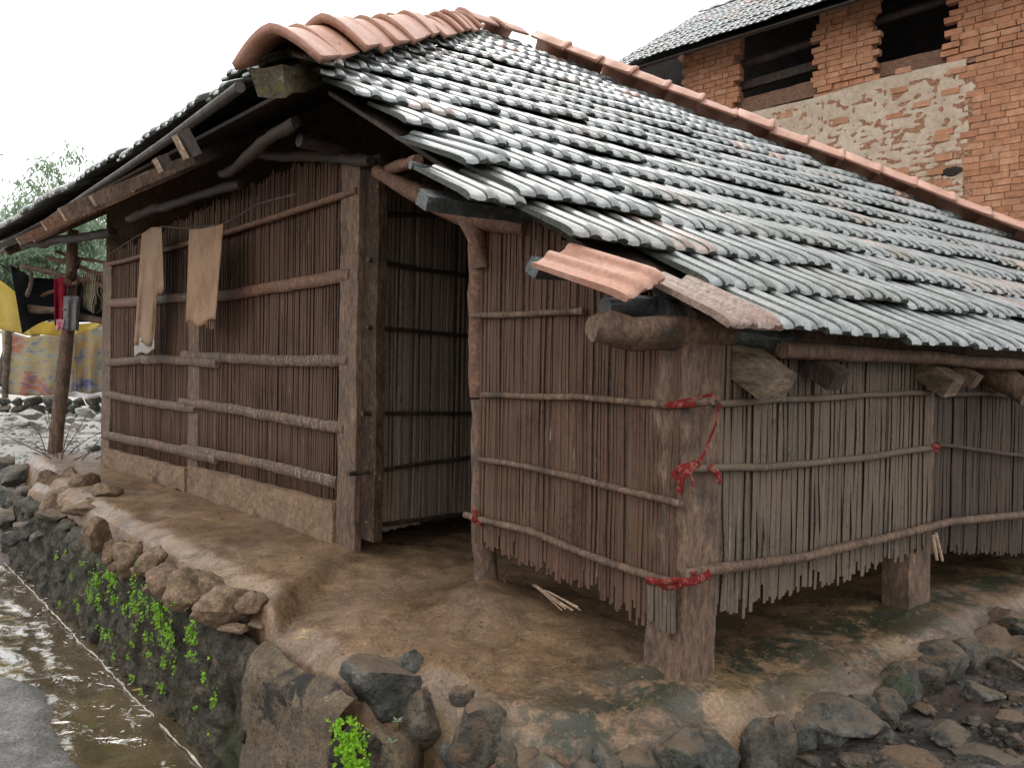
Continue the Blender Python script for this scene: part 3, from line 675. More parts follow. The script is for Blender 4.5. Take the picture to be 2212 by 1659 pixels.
# slipped and broken tiles along the ragged verge
def loose(px, py, up, ang, tilt, terra, side=0, sc=(1, 1, 1)):
    p = on1(px, py, up); ax = rot_about(frame1, tilt, side, ang)
    o = inst('roof_tile', TILE_T if terra else TILES[3], p, ax, hut, sc); return o
def slip(ss_, r, up, ang, tilt, side, terra, sc=(1, 1, 1)):
    return inst('roof_tile', TILE_T if terra else TILES[3], P1(ss_, r-.41, up), rot_about(frame1, tilt, side, ang), hut, sc)
t_ = slip(-.06, -.16, -.085, .42, -.02, -.14, True, (1.0, .85, 1)); t_['label'] = 'orange broken tile slipped loose at the verge'
slip(-.10, -1.20, -.05, .30, -.02, -.10, False); slip(-.36, -2.24, -.02, .05, 0, 0, False); slip(-.12, -.9, -.09, .05, 0, 0, False)

# ---- ridge and hip tiles
def ridge_mesh(L=.36, hw=.185, h=.13):
    prof = []
    for i in range(13):
        a = -1 + 2*i/12; x = a*hw; z = h*(1-abs(a)**1.5) if abs(a) > .05 else h
        prof.append((x, z))
    vs, fs = [], []; n = 13
    ysz = [(0, .022, 1.07), (.025, .024, 1.08), (.05, .012, 1.03), (.07, .004, 1.0), (.2, 0, .99), (L, -.008, .95)]   # collar at the lower end
    for y, dz, sc in ysz:
        for x, z in prof: vs.append((x*sc, y, z*sc+dz*.6))
    m_ = len(ysz)
    for j in range(m_-1):
        for i in range(n-1): a = j*n+i; fs.append((a, a+1, a+n+1, a+n))
    b = len(vs)
    for y, sc in ((0, 1.0), (L, .88)):
        for x, z in prof: vs.append((x*sc, y, z*sc-.016))
    for i in range(n-1):
        fs.append((b+i, b+n+i, b+n+i+1, b+i+1)); fs.append((i, b+i, b+i+1, i+1))
        fs.append(((m_-1)*n+i, (m_-1)*n+i+1, b+n+i+1, b+n+i))
    fs.append((0, (m_-1)*n, b+n, b)); fs.append((n-1, b+n-1, b+2*n-1, m_*n-1))
    return mesh('ridge_tile', vs, fs, M_terra, True)
RIDGE = ridge_mesh()
def ridge_line(a, b, n_tiles, nrm, drop=0):
    d = (b-a); Lt = np.linalg.norm(d); d /= Lt
    x = np.cross(d, nrm); x /= np.linalg.norm(x); z = np.cross(x, d)
    for i in range(n_tiles):
        p = a + d*Lt*i/n_tiles + z*(drop+rr.gauss(0, .008)) + x*rr.gauss(0, .008)
        inst('ridge_tile', RIDGE, p, rot_about([x, d, z], .035+rr.gauss(0, .02), rr.gauss(0, .04), rr.gauss(0, .03)), hut, (1+rr.gauss(0, .02), 1, 1+rr.gauss(0, .04)))
nb = (N1+N2); nb /= np.linalg.norm(nb)
ridge_line(HIP0+N1*.0+(HIP0-APL)/np.linalg.norm(HIP0-APL)*.16, APL+V(0, 0, .0), 14, nb, .0)
N3 = np.cross(HIPE-APR, V(*F)); N3 /= np.linalg.norm(N3); N3 = N3 if N3[2] > 0 else -N3
nb3 = N1 + N3; nb3 /= np.linalg.norm(nb3)
da = (HIPE-APR)/np.linalg.norm(HIPE-APR)
ridge_line(APR+da*6.6, APR+da*.25, 18, nb3, .045)
ridge_line(APL-S*.05, APR+S*.15, 2, Z, .02)

# ---- roof deck sheets added under the tiles to block light and rear slopes, timbers
BK = HIPE + F*9 ; BK[2] = E0[2]; FARL = P2(9.6, .0)
def slab(pts, th=.02):
    pts = [V(*p) for p in pts]; n = len(pts); vs = pts+[p-V(0, 0, th) for p in pts]
    return vs, [tuple(range(n)), tuple(range(2*n-1, n-1, -1))] + [(i, i+n, (i+1) % n+n, (i+1) % n) for i in range(n)]
dk = .08
obj('roof_sheet', slab([P1(.30, -.22, -dk), P1(8.2, -.22, -dk), APR-N1*dk, APL-N1*dk, P1(.0, -1.0, -dk), P1(-.28, -2.2, -dk)]), M_woodd, hut)
obj('roof_sheet', slab([P2(.3, -.06, -.09), APL-N2*dk, P2(9.5, -3.6, -dk), P2(9.5, -.03, -dk)]), M_woodd, hut)
obj('roof_sheet', slab([APR-Z*.03, HIPE-Z*.03, BK]), M_tile, hut)
obj('roof_sheet', slab([APL-Z*.04, APR-Z*.04, BK, P2(9.5, -3.6, -.06)]), M_tile, hut)

# rafters under the right slope: round logs that show their ends below the eave
def rafter(px, py, rad, up, seed, Ln=1.6, mat=M_woodg, skew=0, square=False):
    e = on1(px, py, up); d = -R1*math.cos(skew) + S*math.sin(skew); d /= np.linalg.norm(d)
    if square: o = beam('rafter', e, e+d*Ln, rad*2, rad*1.7, mat, hut, N1, .008, seed, 8)
    else: o = log('rafter', e, e+d*Ln, rad*1.05, rad, mat, hut, 10, 11, .16, .02, seed)
    # sawn end grain, a hair proud
    return o
rafter(1682, 838, .058, -.22, 1, 1.6, M_woodg, -.02, True); rafter(1812, 822, .046, -.2, 2, 1.6, M_woodd, -.05, True)
rafter(2062, 838, .052, -.22, 3, 1.6, M_woodg, 0, True); rafter(2108, 825, .036, -.2, 4, 1.5, M_wood, -.15, True); rafter(2225, 850, .06, -.22, 5, 1.6, M_wood)
for i, s in enumerate((2.6, 3.3, 4.1, 4.9, 5.6)): log('rafter', P1(s, .0, -.2), P1(s, -2.2, -.2), .05, .05, M_woodd, hut, 6, 8, .1, .02, 30+i)
for i, s in enumerate((.0, .45, .9, 1.4)): log('rafter', P1(s+.35, -.6, -.18), P1(s+.35, -3.4, -.18), .035, .035, M_woodd, hut, 6, 8, .1, .02, 50+i)
# eave purlin: black and mossy at the corner, brown beyond
log('eave_pole', on1(1425, 672, -.13), on1(1700, 742, -.135), .052, .045, M_darkwet, hut, 9, 10, .2, .015, 12)
log('eave_pole', on1(1690, 752, -.13), P1(5.5, .02, -.125), .03, .026, M_wood, hut, 14, 8, .12, .01, 13)
# wall plate over the side wall, its rough end sticking out past the corner
pl = W(1275, 712, .32); pe = SD(1500, 715, -.03)
obj('wall_plate', tube([pl, pl+(pe-pl)*.12, pl+(pe-pl)*.4, pe, pe+S*.5, pe+S*1.5, pe+S*5], [.045, .06, .062, .06, .06, .06, .06], 14, .5, 3), M_wood, hut, True)
# purlins of the right slope poking out through the verge
def purlin(px, py, w_, h_, mat, seed, up=-.15, Ln=1.8, rnd_=False):
    e = on1(px, py, up)
    if rnd_: return log('purlin', e, e+S*Ln, w_/2, w_/2, mat, hut, 8, 10, .2, .012, seed)
    return beam('purlin', e, e+S*Ln, w_, h_, mat, hut, N1, .010, seed, 10)
purlin(912, 430, .075, .055, M_darkwet, 3); purlin(1150, 578, .06, .05, M_darkwet, 5, -.14); purlin(1305, 660, .07, .06, M_darkwet, 8, -.15, 1.5, True); purlin(885, 354, .035, .03, M_darkwet, 9, -.10, 1.5, True)
# ridge beam under the front hip, mossy sawn end
rb = at_d(578, 177, (HIP0-EYE)@FWD-.05); da2 = (APL-HIP0)/np.linalg.norm(APL-HIP0)
rbe = beam('hip_beam', rb, rb+da2*3, .15, .125, M_moss_wood, hut, Z, .028, 21, 24)
# beam at the verge of the left slope running to the far corner + rafter ends
fl0 = hit(520, 190, HIP0-N2*.10, N2); fl1 = hit(-60, 585, HIP0-N2*.10, N2)
log('eave_pole', fl0, fl1, .018, .022, M_woodd, hut, 16, 8, .15, .02, 44)
for i, (x, y, w_, h_) in enumerate(((398, 315, .04, .085), (347, 355, .045, .06), (287, 400, .045, .075), (232, 425, .03, .08), (206, 432, .03, .06), (180, 452, .035, .08), (140, 462, .03, .08), (100, 487, .03, .07), (73, 513, .035, .09), (44, 520, .03, .07), (15, 545, .04, .09))):
    e = hit(x, y, HIP0-N2*.19, N2); k_ = -R2
    tt = (e-HIP0)@F; beam('rafter', e, e+k_*min(2.2, max(.12, .45*tt))*(.3 if i < 2 else 1), w_, h_, M_woodd if i < 4 else M_woodr if i % 2 else M_wood, hut, N2, .004, 60+i, 6)  # first rafters in dark wood, eave shade put into the colour
    b_ = e+R2*.012; xx = np.cross(R2, N2); obj('sawn_end', boxvf(b_-xx*w_*.46-N2*h_*.46, xx*w_*.92, N2*h_*.92, R2*.006, .002, i, (2, 2, 1)), M_cut, hut)
# brackets and tie beams under the eave, in dark wood that paints in its gloom
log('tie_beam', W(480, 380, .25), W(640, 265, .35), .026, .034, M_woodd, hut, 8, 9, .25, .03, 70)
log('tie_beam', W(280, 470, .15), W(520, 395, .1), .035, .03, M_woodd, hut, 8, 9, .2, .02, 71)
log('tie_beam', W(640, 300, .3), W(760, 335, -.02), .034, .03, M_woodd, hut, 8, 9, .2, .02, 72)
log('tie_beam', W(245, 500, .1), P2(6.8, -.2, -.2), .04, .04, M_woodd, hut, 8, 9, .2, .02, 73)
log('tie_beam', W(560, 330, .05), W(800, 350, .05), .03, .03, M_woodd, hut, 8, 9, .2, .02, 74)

# ---- posts
def post(name, px0, px1, py_top, py_bot, plane, depth, mat, seed, off=0.0, rough=.007):
    a = plane(px0, py_bot, off); b = plane(px1, py_bot, off); t = plane((px0+px1)/2, py_top, off)
    ax = b-a; ax[2] = 0; n_ = NF if plane is W else NH
    return obj(name, boxvf(V(a[0], a[1], a[2]-.03), ax, -n_*depth, V(0, 0, t[2]-a[2]), rough, seed, (3, 3, 14)), mat, hut)
post('door_post', 766, 808, 330, 1146, W, .05, M_woodp, 81, .0)
post('door_post', 726, 765, 330, 1172, W, .04, M_wood, 82, .03)
post('wall_post', 404, 426, 560, 1055, W, .06, M_wood, 83, .012)
post('wall_post', 218, 236, 560, 1005, W, .08, M_wood, 84, .02)
c0 = PC - S*.0 + F*.155
obj('corner_post', boxvf(V(c0[0], c0[1], .58)-NF*0, -F*.155, S*.155, V(0, 0, 1.35), .009, 85, (4, 4, 18)), M_wood, hut)
q0 = SD(1962, 1300, -.01); q1 = SD(2008, 1300, -.01)
obj('wall_post', boxvf(V(q0[0], q0[1], .6), q1-q0, -NH*.12, V(0, 0, 1.3), .008, 86, (3, 3, 12)), M_wood, hut)
log('door_post', W(1050, 1262, -.06)-Z*.03, W(1040, 860, -.06), .052, .05, M_wood, hut, 8, 10, .12, .012, 87)
log('door_post', W(1040, 860, -.06), W(1035, 470, -.06), .05, .055, M_woodr, hut, 8, 10, .12, .012, 88)
# crooked lintel over the door
obj('lintel', tube([W(815, 372, .03), W(880, 405, .03), W(950, 440, .03), W(1010, 462, .03), W(1075, 470, .02), W(1140, 490, 0)], [.035, .045, .05, .06, .06, .04], 9, .2, 7), M_woodr, hut, True)
obj('lintel', tube([W(1012, 470, .03), W(1030, 510, .03), W(1040, 580, .02)], [.05, .045, .03], 9, .2, 9), M_woodr, hut, True)
log('tie_beam', W(820, 375, -.1), W(905, 345, .3), .025, .025, M_woodr, hut, 6, 8, .2, .01, 75)
# sills under the left panel
def sill(px0, py0, px1, py1, hp, seed):
    a = W(px0, py0, .045); b = W(px1, py1, .045); t = W(px0, py0-hp, .045)
    return obj('sill', boxvf(a-Z*.03, b-a, -NF*.11, V(0, 0, t[2]-a[2]+.03), .012, seed, (24, 3, 4)), M_sill, hut)
sill(222, 1000, 398, 1052, 32, 90); sill(404, 1062, 716, 1164, 58, 91)
# ---- reed walls
def cane_mesh(mat, seed, n=6, sides=5):
    r_ = random.Random(seed); pts = [(r_.gauss(0, .2) if 0 < i < n-1 else r_.gauss(0, .08), r_.gauss(0, .12), i/(n-1)) for i in range(n)]
    vs, fs = [], []
    for i, (x, y, z) in enumerate(pts):
        rad = .5*(1+.08*r_.gauss(0, 1))
        for k in range(sides): a = 2*math.pi*k/sides; vs.append((x+rad*math.cos(a), y+rad*math.sin(a), z))
    for i in range(n-1):
        for k in range(sides): k2 = (k+1) % sides; fs.append((i*sides+k, i*sides+k2, (i+1)*sides+k2, (i+1)*sides+k))
    fs.append(tuple(range(sides-1, -1, -1)))
    return mesh('cane', vs, fs, mat, True)
def canes(parent, base, top, width, spacing, dirv, nrm, mat, seed, joined=False, stuff_mat=None, gap=0.0, gauge=1.0):
    """reeds standing along a wall: base(u)->point, top(u)->z"""
    ms = [cane_mesh(mat, seed+i) for i in range(6)] if not joined else [cane_mesh(stuff_mat, seed+i) for i in range(6)]
    r_ = random.Random(seed); u = 0; parts = []; n = 0
    while u < width:
        wd = spacing*r_.uniform(.8, 1.22); p = base(u) + nrm*r_.gauss(0, .0025); zt = top(u) + r_.gauss(0, .012); h = zt-p[2]
        me = r_.choice(ms); lean = r_.gauss(0, .008)
        X, Y, Zz = dirv, np.cross(Z, dirv), Z + dirv*lean
        if r_.random() > gap and h > .05:
            sx, sy, sz = wd*1.45*gauge, min(wd, .018)*.42, h
            if joined:
                v, f = tile_arrays(me); parts.append((v[:, :1]*X*sx + v[:, 1:2]*Y*sy + v[:, 2:]*Zz*sz + p, f))
            else: inst('cane', me, p, [X-Z*lean, Y, Zz], parent, (sx, sy, sz))
            n += 1
        u += wd
    if joined: obj('cane', join(parts), stuff_mat, parent, True, kind='stuff')
    return n
def lerp_tab(tab):
    xs = [t[0] for t in tab]; ys = [t[1] for t in tab]
    return lambda x: float(np.interp(x, xs, ys))
def panel_back(name, pts, mat=None, th=.003):
    pts = [V(*p) for p in pts]; e1 = pts[1]-pts[0]; nn = np.cross(e1, pts[-1]-pts[0]); nn /= np.linalg.norm(nn)
    n = len(pts); vs = pts+[p+nn*th for p in pts]
    return obj(name, (vs, [tuple(range(n)), tuple(range(2*n-1, n-1, -1))] + [(i, (i+1) % n, (i+1) % n+n, i+n) for i in range(n)]), mat or M_mudback, hut)
def tpx(px, py=900): return (W(px, py)-PC)@F
ragged = random.Random(9)
# front right panel (beside the door)
a0, a1 = tpx(1447, 1200), tpx(1036, 1000)
bt = lerp_tab([(tpx(x, y), W(x, y)[2]) for x, y in ((1460, 1378), (1400, 1345), (1330, 1310), (1280, 1268), (1200, 1245), (1120, 1210), (1060, 1180), (1036, 1165))][::1])
fp = panel_back('wall_panel', [PC+F*a0-NF*.006+V(0, 0, .32), PC+F*a1-NF*.006+V(0, 0, .36), PC+F*a1-NF*.006+V(0, 0, roof_z(PC+F*a1)-.17-PC[2]), PC+F*a0-NF*.006+V(0, 0, roof_z(PC+F*a0)-.17-PC[2])])
NC = 0
def jag(u, k=0): return .02*mnoise.noise(Vector((u*9, k, 0))) + .018*ragged.uniform(-1, 1) + (ragged.uniform(.02, .07) if ragged.random() < .12 else 0)
def b1(u): p = PC+F*(a0-.03+u); return V(p[0], p[1], bt(a0-.03+u)+jag(u))
NC += canes(fp, b1, lambda u: roof_z(PC+F*(a0-.03+u))-.17, a1-a0+.03, .0105, F, NF, M_cane, 11)
# side panel, corner to second post
sx = lambda x, y=1200: (SD(x, y)-PC)@S
s0_, s1_ = sx(1548), sx(2004)
bs_ = lerp_tab([(sx(x, y), SD(x, y)[2]) for x, y in ((1548, 1318), (1600, 1322), (1640, 1300), (1700, 1282), (1760, 1262), (1830, 1250), (1900, 1215), (1960, 1196), (2010, 1178))])
pn = panel_back('wall_panel', [PC+S*s0_-NH*.006+V(0, 0, .33), PC+S*s1_-NH*.006+V(0, 0, .33), PC+S*s1_-NH*.006+V(0, 0, 1.15), PC+S*s0_-NH*.006+V(0, 0, 1.15)][::-1])
def b2(u): p = PC+S*(s0_+u); return V(p[0], p[1], bs_(s0_+u)+jag(u, 3)*1.1)
NC += canes(pn, b2, lambda u: roof_z(PC+S*(s0_+u))-.17, s1_-s0_, .0145, S, NH, M_cane_g, 21)
# side panel beyond the second post
s2_, s3_ = sx(2024), 5.6
bq = lerp_tab([(sx(2024), SD(2030, 1195)[2]), (sx(2100), SD(2100, 1195)[2]), (sx(2212), SD(2212, 1200)[2]), (5.6, .95)])
pb = panel_back('wall_panel', [PC+S*s2_-NH*.042+V(0, 0, .36), PC+S*s3_-NH*.042+V(0, 0, .36), PC+S*s3_-NH*.042+V(0, 0, 1.15), PC+S*s2_-NH*.042+V(0, 0, 1.15)][::-1])
def b3(u): p = PC+S*(s2_+u)-NH*.035; return V(p[0], p[1], bq(s2_+u)+jag(u, 5)*.6)
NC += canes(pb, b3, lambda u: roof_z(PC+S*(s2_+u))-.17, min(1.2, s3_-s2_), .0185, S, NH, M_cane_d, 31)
# door leaf, standing ajar
dd = hdir(2190, 800); dn = V(-dd[1], dd[0], 0)
if dn@(EYE-W(900, 900)) < 0: dn = -dn
dh = W(812, 1150, -.07)
door = empty('door', dh, '', ''); 
for key in ('label', 'category'):
    if key in door: del door[key]
bpy.data.objects.remove(door)
dz0, dz1 = W(812, 1142, -.07)[2]-.03, W(812, 420, -.07)[2]
door = panel_back('door', [dh+dd*.02+V(0, 0, .05)-dh*V(0, 0, 1)+V(0, 0, dz0)+dn*-.007, dh+dd*1.5-dh*V(0, 0, 1)+V(0, 0, dz0+.05)+dn*-.007, dh+dd*1.5-dh*V(0, 0, 1)+V(0, 0, dz1)+dn*-.007, dh+dd*.02-dh*V(0, 0, 1)+V(0, 0, dz1)+dn*-.007])
dno = dn
def b4(u): p = dh+dd*u+dno*.0; return V(p[0], p[1], dz0+.0+.012*ragged.random())
NC += canes(door, b4, lambda u: dz1+.12, 1.35, .0185, dd, dno, M_cane_o, 41)
for (x0, y0, x1, y1) in ((805, 462, 1035, 470), (795, 562, 1035, 602), (792, 706, 1035, 727), (782, 893, 1035, 893), (752, 1024, 1035, 985), (800, 1137, 1015, 1108)):
    A = hit(x0, y0, dh+dno*.015, dno); B = hit(x1, y1, dh+dno*.015, dno)
    log('batten', A, B+(B-A)*.35, .013, .012, M_woodd, door, 9, 6, .15, .006, int(x0+y0))
# left panel: nearest reeds one by one, the rest joined
a2, a3 = tpx(722, 1100), tpx(226, 900)
bl = lerp_tab([(tpx(722, 1100), W(722, 1130)[2]), (tpx(404, 1040), W(404, 1040)[2]), (tpx(226, 990), W(226, 990)[2])])
lp = panel_back('wall_panel', [PC+F*a2-NF*.006+V(0, 0, .1), PC+F*a3-NF*.006+V(0, 0, .1), PC+F*a3-NF*.006+V(0, 0, W(240, 555)[2]-PC[2]), PC+F*a2-NF*.006+V(0, 0, W(735, 345)[2]-PC[2])])
left_n = max(0, 296-NC); SPC = .0118; split = min(a3-a2, left_n*SPC*1.02)
def b5(u): p = PC+F*(a2+u); return V(p[0], p[1], bl(a2+u))
tlz = lerp_tab(sorted([(tpx(x, y), W(x, y)[2]) for x, y in ((240, 548), (360, 495), (480, 430), (600, 378), (700, 340), (740, 330))]))
tl = lambda u: min(roof_z(PC+F*(a2+u))-.12, tlz(a2+u)+.06*mnoise.noise(Vector((u*7, 0, 0))))
canes(lp, b5, tl, split, SPC, F, NF, M_cane, 51)
canes(lp, lambda u: b5(u+split), lambda u: tl(u+split), a3-a2-split, SPC*1.05, F, NF, M_cane, 61, True, M_cane_st)
# upper fringe behind, taller pieces in the gloom
# rear and end walls (unseen sides, closing the hut)
eL = PC+F*a3; eR = PC+S*5.6
panel_back('wall_panel', [eL+V(0, 0, -.7), eL+S*5.0+V(0, 0, -.7), eL+S*5.0+V(0, 0, 4.2), eL+S*3.3+V(0, 0, P2((eL-HIP0)@F, -3.6)[2]-PC[2]+.3), eL+V(0, 0, roof_z(eL)-PC[2]-.03)], M_sill)
panel_back('wall_panel', [eR+V(0, 0, -.7), eR+F*6.3+V(0, 0, -.7), eR+F*6.3+V(0, 0, 1.2), eR+V(0, 0, 1.15)], M_sill)
panel_back('wall_panel', [eL+S*5+V(0, 0, -.7), eR+F*6.3+V(0, 0, -.7), eR+F*6.3+V(0, 0, 3.2), eL+S*5+V(0, 0, 4.2)], M_sill)
M_cane_ds = cane_mat('cane dark many', True, DARK, (.2, .17, .13), (.09, .062, .045))
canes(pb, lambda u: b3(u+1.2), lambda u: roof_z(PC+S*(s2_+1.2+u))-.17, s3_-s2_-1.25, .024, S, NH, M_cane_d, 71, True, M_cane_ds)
# ---- battens across the reed walls
def pole(pts, plane, off, rad, mat, parent, seed, name='batten', n=12, flat=1.0):
    P_ = [plane(x, y, off) for x, y in pts]
    out = []
    for i in range(len(P_)-1):
        for j in range(n//(len(P_)-1)): out.append(P_[i]+(P_[i+1]-P_[i])*j/(n//(len(P_)-1)))
    out.append(P_[-1]); out = [p+V(0, 0, 1)*.006*nz(p, 4, seed) for p in out]
    return obj(name, tube(out, rad, 8, .15, seed, flat, up=Z), mat, parent, True)
pole([(1022, 682), (1140, 678), (1262, 672)], W, .02, .013, M_wood, fp, 1)
pole([(1042, 853), (1250, 858), (1450, 876), (1540, 868)], W, .02, .013, M_wood, fp, 2)
pole([(1034, 990), (1150, 1010), (1300, 1048), (1482, 1093)], W, .022, .013, M_wood, fp, 3)
pole([(1005, 1112), (1150, 1150), (1300, 1210), (1452, 1258)], W, .022, .015, M_wood, fp, 4)
pole([(1548, 872), (1700, 862), (2010, 848)], SD, .02, .012, M_cane_g, pn, 5)
pole([(1480, 1012), (1650, 1008), (1850, 992), (2012, 968)], SD, .02, .014, M_cane_g, pn, 6)
pole([(1480, 1240), (1560, 1228), (1750, 1200), (1900, 1165), (2050, 1128), (2230, 1110)], SD, .03, .019, M_wood, pn, 7)
pole([(2024, 850), (2230, 853)], SD, .0, .012, M_cane_d, pb, 8)
pole([(2024, 958), (2230, 990)], SD, .0, .010, M_cane_d, pb, 9)
def band(pts, wpx, seed, lash, parent=lp, mat=M_wood):
    p0 = W(pts[0][0], pts[0][1], .03); hh = abs(W(pts[0][0], pts[0][1]+wpx, .03)[2]-p0[2])
    P_ = [W(x, y, .022) for x, y in pts]; xs = []
    for i in range(len(P_)-1):
        for j in range(6): xs.append(P_[i]+(P_[i+1]-P_[i])*j/6)
    xs.append(P_[-1]); xs = [p+Z*.008*nz(p, 5, seed) for p in xs]
    rad = [hh/2*(1+.12*nz(p, 6, seed+4)) for p in xs]
    o = obj('batten', tube(xs, rad, 8, .12, seed, .55, up=Z), mat, parent, True)
    parts = []; r_ = random.Random(seed)
    for u0, u1 in lash:
        L = np.linalg.norm(xs[-1]-xs[0]); u = u0
        while u < u1:
            i = min(len(xs)-2, int(u*(len(xs)-1))); f = u*(len(xs)-1)-i; c = xs[i]*(1-f)+xs[i+1]*f; rd = rad[i]*1.06
            wv = r_.uniform(.004, .009)
            if r_.random() < .62:
                cs = [c+Z*rd*math.sin(a)+NF*(rd*.58*math.cos(a))+F*.012*math.sin(a) for a in np.linspace(-1.5, 1.5, 5)]
                vs = []; 
                for q in cs: vs += [q-F*wv/2, q+F*wv/2]
                fs = [(2*i_, 2*i_+1, 2*i_+3, 2*i_+2) for i_ in range(4)]
                parts.append((vs, fs))
            u += r_.uniform(.012, .022)/L
    if parts: obj('lashing', join(parts), M_lash, o, False, kind='stuff')
pole([(236, 572), (355, 540), (500, 500), (640, 455), (772, 413)], W, .03, .02, M_woodr, lp, 20)
band([(236, 656), (400, 642), (480, 640), (620, 616), (757, 594)], 17, 21, [(.25, .34)], mat=M_woodr)
band([(230, 784), (300, 778), (350, 776), (470, 785)], 16, 22, [(.03, .2), (.35, .6), (.78, .98)])
band([(394, 768), (470, 772), (600, 780), (752, 779)], 19, 23, [(.12, .2), (.45, .95)])
band([(228, 851), (320, 870), (422, 884)], 15, 24, [(.03, .2), (.35, .95)])
band([(388, 867), (500, 884), (620, 905), (745, 926)], 19, 25, [(.05, .12), (.25, .6), (.65, .97)])
band([(226, 940), (330, 960), (468, 992)], 18, 26, [(.1, .5), (.6, .75), (.8, .98)])
band([(394, 968), (520, 992), (640, 1020), (728, 1042)], 19, 27, [(.05, .3), (.4, .98)])

# ================================================================ TALL BRICK HOUSE BEHIND
FB = hdir(-650, 803); NB = V(-FB[1], FB[0], 0)
PB = at_d(2000, 300, 11.5)
if NB@(PB-EYE) > 0: NB = -NB
UB = -FB                                                   # to the right along its wall
def BW(px, py, off=0): return hit(px, py, PB+NB*off, NB)
def ub(px, py): return (BW(px, py)-PB)@UB
bh = empty('brick_house', V(PB[0], PB[1], .9), 'tall orange brick house with worn cream plaster and open loft under a grey tiled roof', 'house')
def bp(u, z, off=0): return V(PB[0]+UB[0]*u+NB[0]*off, PB[1]+UB[1]*u+NB[1]*off, z)
zs = lambda px, py: BW(px, py)[2]
uL, uR = ub(1380, 200), ub(2330, 300)
SILL = lerp_tab([(ub(1380, 300), zs(1590, 248)), (ub(1590, 248), zs(1600, 244)), (ub(1768, 200), zs(1768, 206)), (ub(1890, 172), zs(1890, 168)), (ub(2060, 130), zs(2060, 128)), (uR, zs(2060, 128))])
PIL = [(ub(1472, 200), ub(1588, 200)), (ub(1768, 120), ub(1880, 120)), (ub(2062, 90), uR)]
UED = ub(2110, 300)                                        # where plaster ends and the bare brick pier starts
zpt = hit(1310, 165, PB+NB*.75, NB)[2]+.36
obj('wall', boxvf(bp(uL, -.2, -.004), UB*(uR-uL), -NB*.3, V(0, 0, SILL(uL+1)-.12+.2), 0, 0, (1, 1, 1)), M_mortar, bh)
# plaster skin, uneven, with its torn right edge
zlo_ = zs(2150, 520); vs, fs = [], []; nu, nv = 150, 170; zb = .9; ul = ub(1480, 300)
for i in range(nu+1):
    for j in range(nv+1):
        u = ul+(UED-.12-ul)*i/nu; zt = SILL(u)-.03; z = zb+(zt-zb)*j/nv
        if i == nu: u += .16*mnoise.noise(Vector((z*2.2, 1, 0)))+.07*mnoise.noise(Vector((z*9, 4, 0)))
        rw_ = (z-zlo_)/.092; jz = abs((rw_ % 1)-.5); ju = abs((((u+(int(rw_) % 2)*.12)/.235) % 1)-.5); dent = -.012*max(ss((jz-.36)/.12), ss((ju-.43)/.06))*(.5+mnoise.noise(Vector((u*2, z*2, 7)))); vs.append(bp(u, z, dent+.0+.012*mnoise.noise(Vector((u*5, z*9, 0)))+.010*mnoise.noise(Vector((u*13, z*17, 3)))))
for i in range(nu):
    for j in range(nv): a = i*(nv+1)+j; fs.append((a, a+nv+1, a+nv+2, a+1))
obj('plaster', (vs, fs), M_plaster, bh, True)
# bricks
def brick_me(mat, seed):
    v, f = boxvf(V(-.5, -.5, -.5), V(1, 0, 0), V(0, 1, 0), V(0, 0, 1), .05, seed, (2, 1, 1)); return mesh('brick', v, f, mat)
BM = [brick_me(M_brick, i*3.3) for i in range(5)]; BA = [tile_arrays(b) for b in BM]
br = []; ch = .092; r_ = random.Random(17)
zlo = zs(2150, 520)
nrow = int((8.6-zlo)/ch)
HOLE = (ub(2060, 372), zs(2060, 372))
for row in range(nrow):
    z = zlo+row*ch
    u = ul-.1+(row % 2)*.12
    while u < uR:
        L = .235*r_.uniform(.94, 1.03)
        if r_.random() < .12: L *= .5
        c = u+L/2; onp = any(a-.06 <= c <= b+.06 for a, b in PIL)
        st = SILL(c)
        if z < st or (onp and z < zpt):
            pro = 0.002+r_.gauss(0, .003)
            if z < st and c < UED-.1:                       # under the plaster: only a few faces show through
                pro = -.03 + (.03+r_.uniform(0, .018) if r_.random() < .11 else 0)
            if z >= st-ch*2 and z < st+ch*3 and onp: pro += .02*((z-st+2*ch)/ch > 1)
            if onp and z > st and c-L/2 < min(a for a, b in PIL if a-.06 <= c <= b+.06)+.02: u0 = r_.uniform(-.03, .012)
            else: u0 = 0
            if abs(c-HOLE[0]) < .16 and abs(z-HOLE[1]) < .07: u += L; continue
            if pro > -.02: br.append((bp(c+u0, z+ch/2+r_.gauss(0, .003), pro-.05), L-.008*r_.uniform(.4, 2), ch-.010*r_.uniform(.6, 1.8), r_.gauss(0, .015)))
        u += L
br.sort(key=lambda q: -q[0]@UB)
rest = []
for i, (p, L, h_, t_) in enumerate(br):
    X = UB+NB*t_; X /= np.linalg.norm(X); Y = np.cross(Z, X); k = i % 5
    if i < 300: inst('brick', BM[k], p, [X, Y, Z], bh, (L, .11, h_))
    else: v, f = BA[k]; rest.append((v[:, :1]*X*L+v[:, 1:2]*Y*.11+v[:, 2:]*Z*h_+p, f))
if rest: obj('brick', join(rest), M_brick_st, bh, False, kind='stuff')
for a, b in PIL: obj('pier', boxvf(bp(a+.04, SILL((a+b)/2)-.1, -.014), UB*(b-a-.08), -NB*.35, V(0, 0, zpt+.1-SILL((a+b)/2)+.1), .0, 1), M_mortar, bh)
obj('hole', stone_vf(bp(HOLE[0], HOLE[1], -.005), (.17, .05, .06), 5, 2, math.atan2(UB[1], UB[0]), 4), M_black, bh)  # solid near-black lump stands in for the shade in the hole
